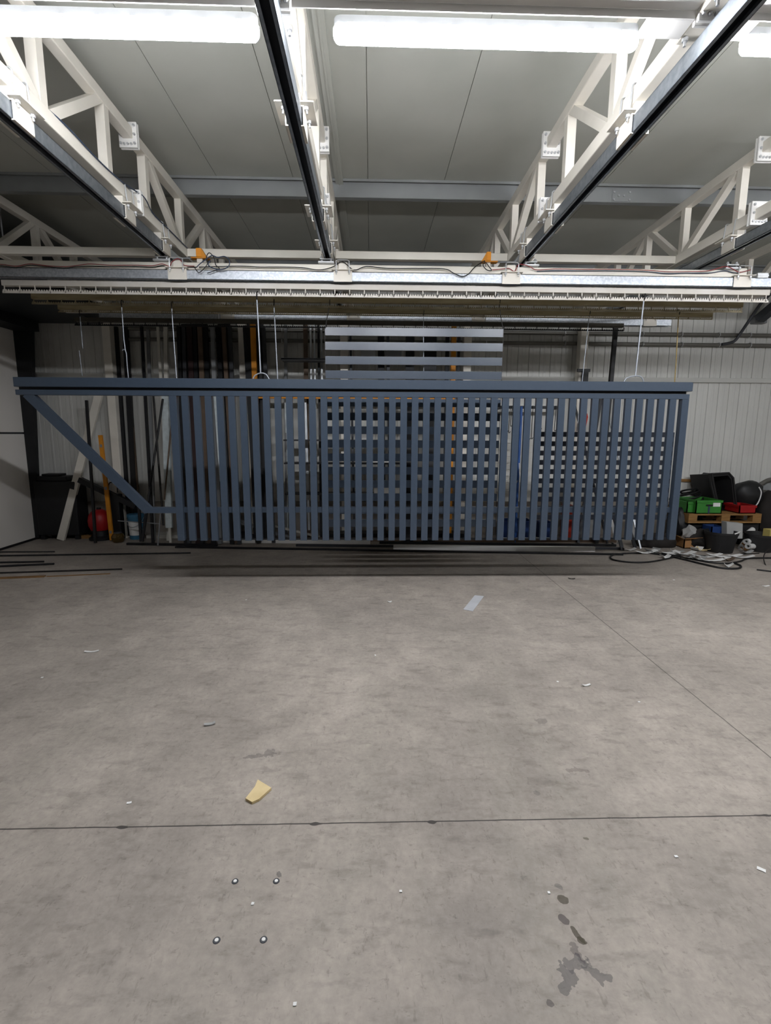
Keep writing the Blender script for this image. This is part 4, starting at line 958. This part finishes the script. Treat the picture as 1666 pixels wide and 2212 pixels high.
# coil of black hose
q = P(1495, 1072, 6.95)
hb = MB()
for k in range(4):
    rr = .13 - .012*k
    hb.tube([(q.x + rr*1.2*math.cos(t), 6.95 + .03*k + .1*math.sin(t), q.z - .02 + .028*k + .04*math.sin(t+k)) for t in [2*PI*i/20 for i in range(20)]], .013, 8, closed=True)
solo(hb, 'hose_coil', M['rubber'], 'black hose coil behind the darker green crate', 'hose')
solo(MB().box((P(1466, 1090, 6.95).x, 6.85, 0), (P(1512, 1090, 6.95).x, 7.1, P(1495, 1080, 6.95).z), .01), 'box', M['black'], 'black box under the hose coil', 'box')
q = P(1473, 1118, 6.75)
solo(MB().blob((q.x, 6.72, .24), (.15, .12, .27), 21, .3, 3, 0.0), 'sack', M['black'], 'lumpy black sack between the gate end and the pallet', 'sack')
q = P(1520, 1150, 6.4)
solo(MB().blob((q.x, 6.42, .10), (.22, .12, .15), 23, .3, 3, 0.0), 'sack', M['sack'], 'dark sack under the pallet behind the cardboard box', 'sack')
# bent grey pipe at right edge
solo(MB().tube(smooth([P(1634, 1052, 7.2), P(1650, 1042, 7.2), P(1664, 1036, 7.2), P(1685, 1034, 7.2)], 5), .03, 10), 'bent_pipe', M['pipe'], 'grey green bent pipe above the brown sack', 'pipe')
solo(MB().prism([P(1646, 1058, 7.22), P(1664, 1045, 7.22), P(1690, 1042, 7.22), P(1690, 1060, 7.22)], (0, .06, 0)), 'board', M['alu'], 'pale grey sheet behind the brown sack', 'sheet')
# buckets
def bucket(label, xl, xr2, yt, yb, m, handle):
    c0 = G((xl+xr2)/2, yb); 
    r = (P(xr2, yb, c0.y).x - P(xl, yb, c0.y).x)/2; c0 = Vector((c0.x, c0.y + r*.8, 0)); h_ = P((xl+xr2)/2, yt, c0.y - r*.9).z
    t = thing('bucket', label, 'bucket', c0, 'black builders buckets')
    MB().lathe(c0, [(0, .004), (r*.76, 0), (r*.97, h_-.03), (r, h_-.03), (r, h_), (r*.95, h_), (r*.92, h_-.03), (r*.73, .012), (0, .012)], 32).build('body', M[m], t)
    if handle: MB().tube(smooth([c0 + Vector((r*.2, -r*.98, h_)), c0 + Vector((r*.55, -r*.85, h_+.012)), c0 + Vector((r*.92, -r*.45, h_+.01)), c0 + Vector((r*1.0, -r*.1, h_-.03))], 5), .009, 8).build('handle', M['paper'], t)
    return c0, r, h_
bk1 = bucket('black bucket with a white handle in front of the pallet', 1540, 1604, 1153, 1197, 'blackplastic', True)
bk2 = bucket('black bucket at the right edge holding a yellow box', 1629, 1690, 1158, 1195, 'blackplastic', False)
c0, r, h_ = bk1
a, b = P(1566, 1153, c0.y+.05), P(1605, 1131, c0.y+.05)
solo(MB().prism([(a.x, c0.y, h_-.1), (b.x-.02, c0.y, h_-.1), (b.x, c0.y+.05, b.z), (a.x+.01, c0.y+.05, b.z+.02)], (0, .10, 0)), 'box', M['greypaper'], 'light grey box standing in the black bucket with white handle', 'box')
c0, r, h_ = bk2
a, b = P(1655, 1158, c0.y), P(1684, 1143, c0.y)
solo(MB().box((a.x, c0.y-.06, h_-.14), (b.x, c0.y+.06, b.z), .004), 'box', M['yellowbox'], 'yellow box sticking out of the right bucket', 'box')
# cardboard box
t, (x0, x1, y0, y1, z0, z1) = crate('cardboard_box', 'open brown cardboard box on the floor left of the black bucket', 1477, 1512, 1165, 1185, .22, 'card', 'box', False)
MB().prism([(x0, y0, z1), (x1, y0, z1), (x1+.01, y0-.05, z1+.03), (x0-.02, y0-.06, z1+.02)], (0, .003, .004)).build('flap', M['card'], t)
MB().prism([(x0, y0, z1), (x0, y1, z1), (x0-.10, y1, z1+.04), (x0-.10, y0, z1+.05)], (0, 0, .004)).build('flap', M['card'], t)
MB().box(((x0+x1)/2-.004, y0-.001, z0), ((x0+x1)/2+.004, y0, z1)).build('edge', M['oldwood'], t)
q = G(1530, 1176)
cn = thing('can', 'grey can on the floor between cardboard box and bucket', 'can', q)
MB().lathe(q, [(0, 0), (.07, 0), (.07, .16), (.065, .165), (0, .165)], 24).build('body', M['grey'], cn)
MB().lathe(q, [(.066, .16), (.074, .163), (.074, .175), (.05, .178)], 24).build('rim', M['alu'], cn)
crate('box', 'blue box behind the black bucket with white handle', 1536, 1566, 1138, 1160, .2, 'blue', 'box', False, Y=6.33)
# white rolls
for i, (a, b, r, l) in enumerate((((1608, 1158), (1626, 1144), .035, 'uppermost white roll right of the middle bucket'), ((1602, 1184), (1614, 1166), .04, 'steep white roll touching the middle bucket'), ((1612, 1170), (1628, 1168), .035, 'level white roll between the two buckets'), ((1616, 1180), (1629, 1180), .035, 'lowest white roll between the two buckets'))):
    Y = 6.05 + .12*(3-i)
    t = thing('paper_roll', l, 'roll', P(*a, Y), 'white rolls between the buckets')
    p0, p1 = P(*a, Y), P(*b, Y+.15)
    MB().tube([p0, p1], r, 16, cap=False).tube([p0, p1], r*.5, 12, cap=False).build('wrap', M['paper'], t)
    MB().lathe(p0, [(r*.5, 0), (r, 0)], 16, (p1-p0)).build('end', M['greypaper'], t)
solo(MB().box((G(1613, 1190).x, G(1613, 1190).y, 0), (G(1622, 1190).x, G(1613, 1190).y+.1, .09), .003), 'cardboard_box', M['card'], 'small brown carton below the white rolls', 'box')
# heap of cloth / bags near gate end
q = P(1478, 1140, 6.6)
solo(MB().blob((q.x, 6.45, .16), (.10, .09, .12), 9, .4, 3, 0.0), 'bag', M['greypaper'], 'crumpled grey bag at the gate end', 'bag')
q = P(1436, 1180, 6.2)
solo(MB().blob((P(1420, 1190, 6.45).x, 6.5, .06), (.26, .14, .13), 12, .3, 3, 0.0), 'bag', M['sack'], 'flat black bag on the floor under the gate end', 'bag')

# scraps on the floor near the pile
def scrap(px, py, w_, d_, rot, m, label, name='paper_scrap', curl=.012):
    c0 = G(px, py); n = 4; vs = []
    cs, sn = math.cos(rot), math.sin(rot); rnd = random.Random(px*7+py)
    for j in range(2):
        for i in range(n+1):
            u = (i/n-.5)*w_; v = (j-.5)*d_*(1+.3*(rnd.random()-.5))
            vs.append((c0.x + u*cs - v*sn, c0.y + u*sn + v*cs, (.0035 if curl > 0 else .001) + curl*(abs(i/n-.5)*2)**2 + curl*.4*rnd.random()))
    top = [(x, y, z+.002) for x, y, z in vs]; m_ = n+1
    fs = [(i, i+1, m_+i+1, m_+i) for i in range(n)]
    k = len(vs)
    fs2 = [tuple(k+q for q in f) for f in fs]
    side = [(i, i+1, k+i+1, k+i) for i in range(n)] + [(m_+i, m_+i+1, k+m_+i+1, k+m_+i) for i in range(n)] + [(0, m_, k+m_, k), (n, m_+n, k+m_+n, k+n)]
    lo = [(x, y, max(z-.0035, .0005)) for x, y, z in vs]
    return solo(MB().add(lo + top, fs + fs2 + side), name, M[m], label, 'scrap', 'scraps on the floor')
SC = [
    (1395, 1196, .22, .05, .1, 'paper', 'white scrap strip at the gate end corner'), (1410, 1193, .13, .07, .4, 'greypaper', 'grey crumpled scrap under the gate end post'),
    (1445, 1197, .18, .07, .05, 'paper', 'white folded scrap in front of the black bag'), (1462, 1195, .12, .05, -.3, 'greypaper', 'grey scrap left of the cardboard box'),
    (1480, 1199, .2, .05, .2, 'paper', 'white paper strip in front of the cardboard box'), (1505, 1189, .10, .06, .5, 'paper', 'white paper bit touching the cardboard box'),
    (1520, 1190, .12, .05, -.8, 'palewood', 'pale card piece before the grey can'), (1534, 1180, .07, .05, .1, 'paper', 'small white scrap under the grey can'),
    (1525, 1204, .30, .035, .05, 'paper', 'long white strip left in front of the middle bucket'), (1565, 1204, .30, .045, -.05, 'paper', 'long white strip in front of the middle bucket'),
    (1600, 1206, .22, .03, -.15, 'paper', 'thin white strip right in front of the middle bucket'), (1540, 1213, .24, .035, .02, 'paper', 'white strip among the black cables'),
    (1510, 1210, .14, .05, .3, 'greypaper', 'grey scrap among the black cables'), (1575, 1212, .12, .03, .3, 'brown', 'brown scrap among the cables'),
    (1490, 1207, .16, .03, .5, 'greypaper', 'thin grey scrap crossing the cables'), (1573, 1224, .07, .05, -.5, 'paper', 'square white scrap inside the front cable loop'),
    (1437, 1206, .08, .04, .1, 'paper', 'small white scrap at the left cable loop'), (1330, 1178, .1, .03, .2, 'greypaper', 'grey scrap near the grey flat bars'),
    (1360, 1190, .12, .03, .1, 'paper', 'white scrap between the grey flat bars'), (1612, 1196, .12, .04, .1, 'greypaper', 'grey scrap right of the middle bucket'),
]
for a, b, w_, d_, r_, m_, l_ in SC: scrap(a, b, w_*1.35, d_*1.6, r_, m_, l_, 'paper_scrap', .035)
# cables on the floor at right
def fcable(pts, r, label, m='rubber'):
    return solo(MB().tube(smooth([G(a, b) + Vector((0, 0, r + .002*(i % 2))) for i, (a, b) in enumerate(pts)], 8), r, 8), 'floor_cable', M[m], label, 'cable', 'black cables on the right floor')
fcable([(1385, 1196), (1340, 1198), (1320, 1203), (1325, 1211), (1360, 1216), (1400, 1216), (1440, 1209), (1470, 1201)], .010, 'black cable looping leftmost under the gate end')
fcable([(1400, 1196), (1440, 1202), (1480, 1211), (1520, 1221), (1560, 1229), (1595, 1230), (1600, 1224), (1585, 1218)], .011, 'black cable making the front loop on the right floor')
fcable([(1430, 1197), (1480, 1206), (1530, 1216), (1570, 1219), (1600, 1214), (1620, 1208), (1690, 1207)], .010, 'black cable running to the right edge past the buckets')
fcable([(1635, 1232), (1650, 1234), (1690, 1239)], .008, 'short cable end in the right corner of the floor')
fcable([(1470, 1205), (1510, 1201), (1560, 1203), (1610, 1198), (1640, 1196)], .006, 'thin cable crossing the scraps before the buckets')
hp = G(1668, 1212); 
solo(MB().tube(smooth([P(1668, 1182, 5.75), P(1655, 1192, 5.72), P(1650, 1205, 5.66), P(1655, 1222, 5.5), P(1668, 1232, 5.4), P(1700, 1236, 5.35)], 6), .006, 8), 'wire_hoop', M['darkrod'], 'thin wire hoop standing at the right edge', 'wire')

# ------------------------------------------------------------------ things on the open floor
pz_ = [(1026, 1286.5), (1045.5, 1288.5), (1021.5, 1321), (1001, 1317)]
solo(MB().prism([G(*q) + Vector((0, 0, .001)) for q in pz_], (0, 0, .003)), 'tape_strip', M['tape'], 'silver grey strip lying on the open floor before the gate', 'strip')
wp = [(557, 1689), (586.5, 1707), (560, 1731), (545, 1738), (530.5, 1730), (551, 1704)]
solo(MB().prism([G(*q) + Vector((0, 0, .001)) for q in wp], (0, 0, .011)), 'wood_chip', M['palewood'], 'pale yellow wood piece on the open floor', 'wood piece')
for px, py, w_, d_, rot, m, l in ((842, 1301, .035, .02, .2, 'paper', 'white crumb on the floor left of the silver strip'), (811, 1416, .008, .02, .2, 'paper', 'tiny white sliver in the middle of the floor'), (198, 1409, .09, .012, .15, 'paper', 'white twisted scrap on the left floor'),
        (453, 1566, .055, .02, .35, 'greypaper', 'grey curled scrap left of the wood piece, farther back'), (1267, 1482, .05, .014, .15, 'paper', 'white scrap right on the open floor'), (1655, 1267, .07, .016, .1, 'paper', 'white curl at the right edge of the floor'),
        (1456, 1253, .02, .015, 0, 'paper', 'tiny white bit before the cables'), (1235, 1251, .07, .012, -.3, 'darkrod', 'dark sliver at the edge of the gate shadow'), (279, 1735, .018, .012, .3, 'paper', 'tiny white bit left of the wood piece'),
        (1461, 1851, .012, .009, 0, 'paper', 'tiny white bit right of the floor joint'), (1645, 1879, .025, .014, -.7, 'paper', 'small white flake at the right edge, near'), (1205, 1473, .012, .012, 0, 'paper', 'white dot left of the right white scrap'),
        (866, 1926, .009, .008, 0, 'paper', 'white speck in the near middle floor'), (546, 1953, .009, .009, 0, 'paper', 'white speck between the floor anchors'), (637, 2170, .009, .009, 0, 'paper', 'white speck at the near bottom'),
        (1186, 1929, .008, .008, 0, 'paper', 'white speck beside the oil drops'), (91, 1464, .012, .012, 0, 'paper', 'white dot on the far left floor'), (1381, 1517, .012, .01, 0, 'paper', 'white dot beside the long floor joint'), (532, 1296, .014, .01, 0, 'paper', 'white dot on the floor before the left slats')):
    scrap(px, py, w_, d_, rot, m, l, 'paper_scrap', .006 if w_ > .03 else .0)
for i, (px, py) in enumerate(((508, 1904), (597, 1903.5), (468, 2031.5), (569.5, 2030))):
    q = G(px, py)
    t = thing('floor_anchor', ['far left', 'far right', 'near left', 'near right'][i] + ' metal floor anchor of the four set in the concrete', 'anchor', q, 'floor anchors')
    MB().lathe(q, [(0, .0015), (.0105, .0015), (.0115, 0)], 16).build('collar', M['darkgrey'], t)
    MB().lathe(q, [(0, .003), (.0055, .003), (.0065, .0005)], 16).build('bolt_head', M['white'], t)

# ------------------------------------------------------------------ world, camera, colour
wd = bpy.data.worlds.new('night'); bpy.context.scene.world = wd; wd.use_nodes = True
wd.node_tree.nodes['Background'].inputs[0].default_value = (.02, .022, .025, 1); wd.node_tree.nodes['Background'].inputs[1].default_value = .2
cam = bpy.data.cameras.new('camera'); co = bpy.data.objects.new('camera', cam); C.objects.link(co)
cam.sensor_fit = 'HORIZONTAL'; cam.sensor_width = 36; cam.lens = FPX / 1666 * 36; cam.clip_start = .05; cam.clip_end = 100
# columns: camera right, up, back expressed in world axes (world X=_x, Y=_d, Z=_u in camera axes)
R_ = Matrix(((_x.x, -_x.y, -_x.z), (_d.x, -_d.y, -_d.z), (_u.x, -_u.y, -_u.z)))
co.matrix_world = Matrix.Translation((0, 0, EYE)) @ R_.to_4x4()
sc = bpy.context.scene; sc.camera = co
sc.view_settings.view_transform = 'Standard'; sc.view_settings.look = 'None'; sc.view_settings.gamma = 1; sc.view_settings.exposure = 0.62
sc.view_settings.use_curve_mapping = False
sc.cycles.use_denoising = True; sc.cycles.adaptive_threshold = .03; sc.cycles.max_bounces = 5; sc.cycles.diffuse_bounces = 3; sc.cycles.glossy_bounces = 3; sc.cycles.transmission_bounces = 4
sc.cycles.sample_clamp_indirect = 8
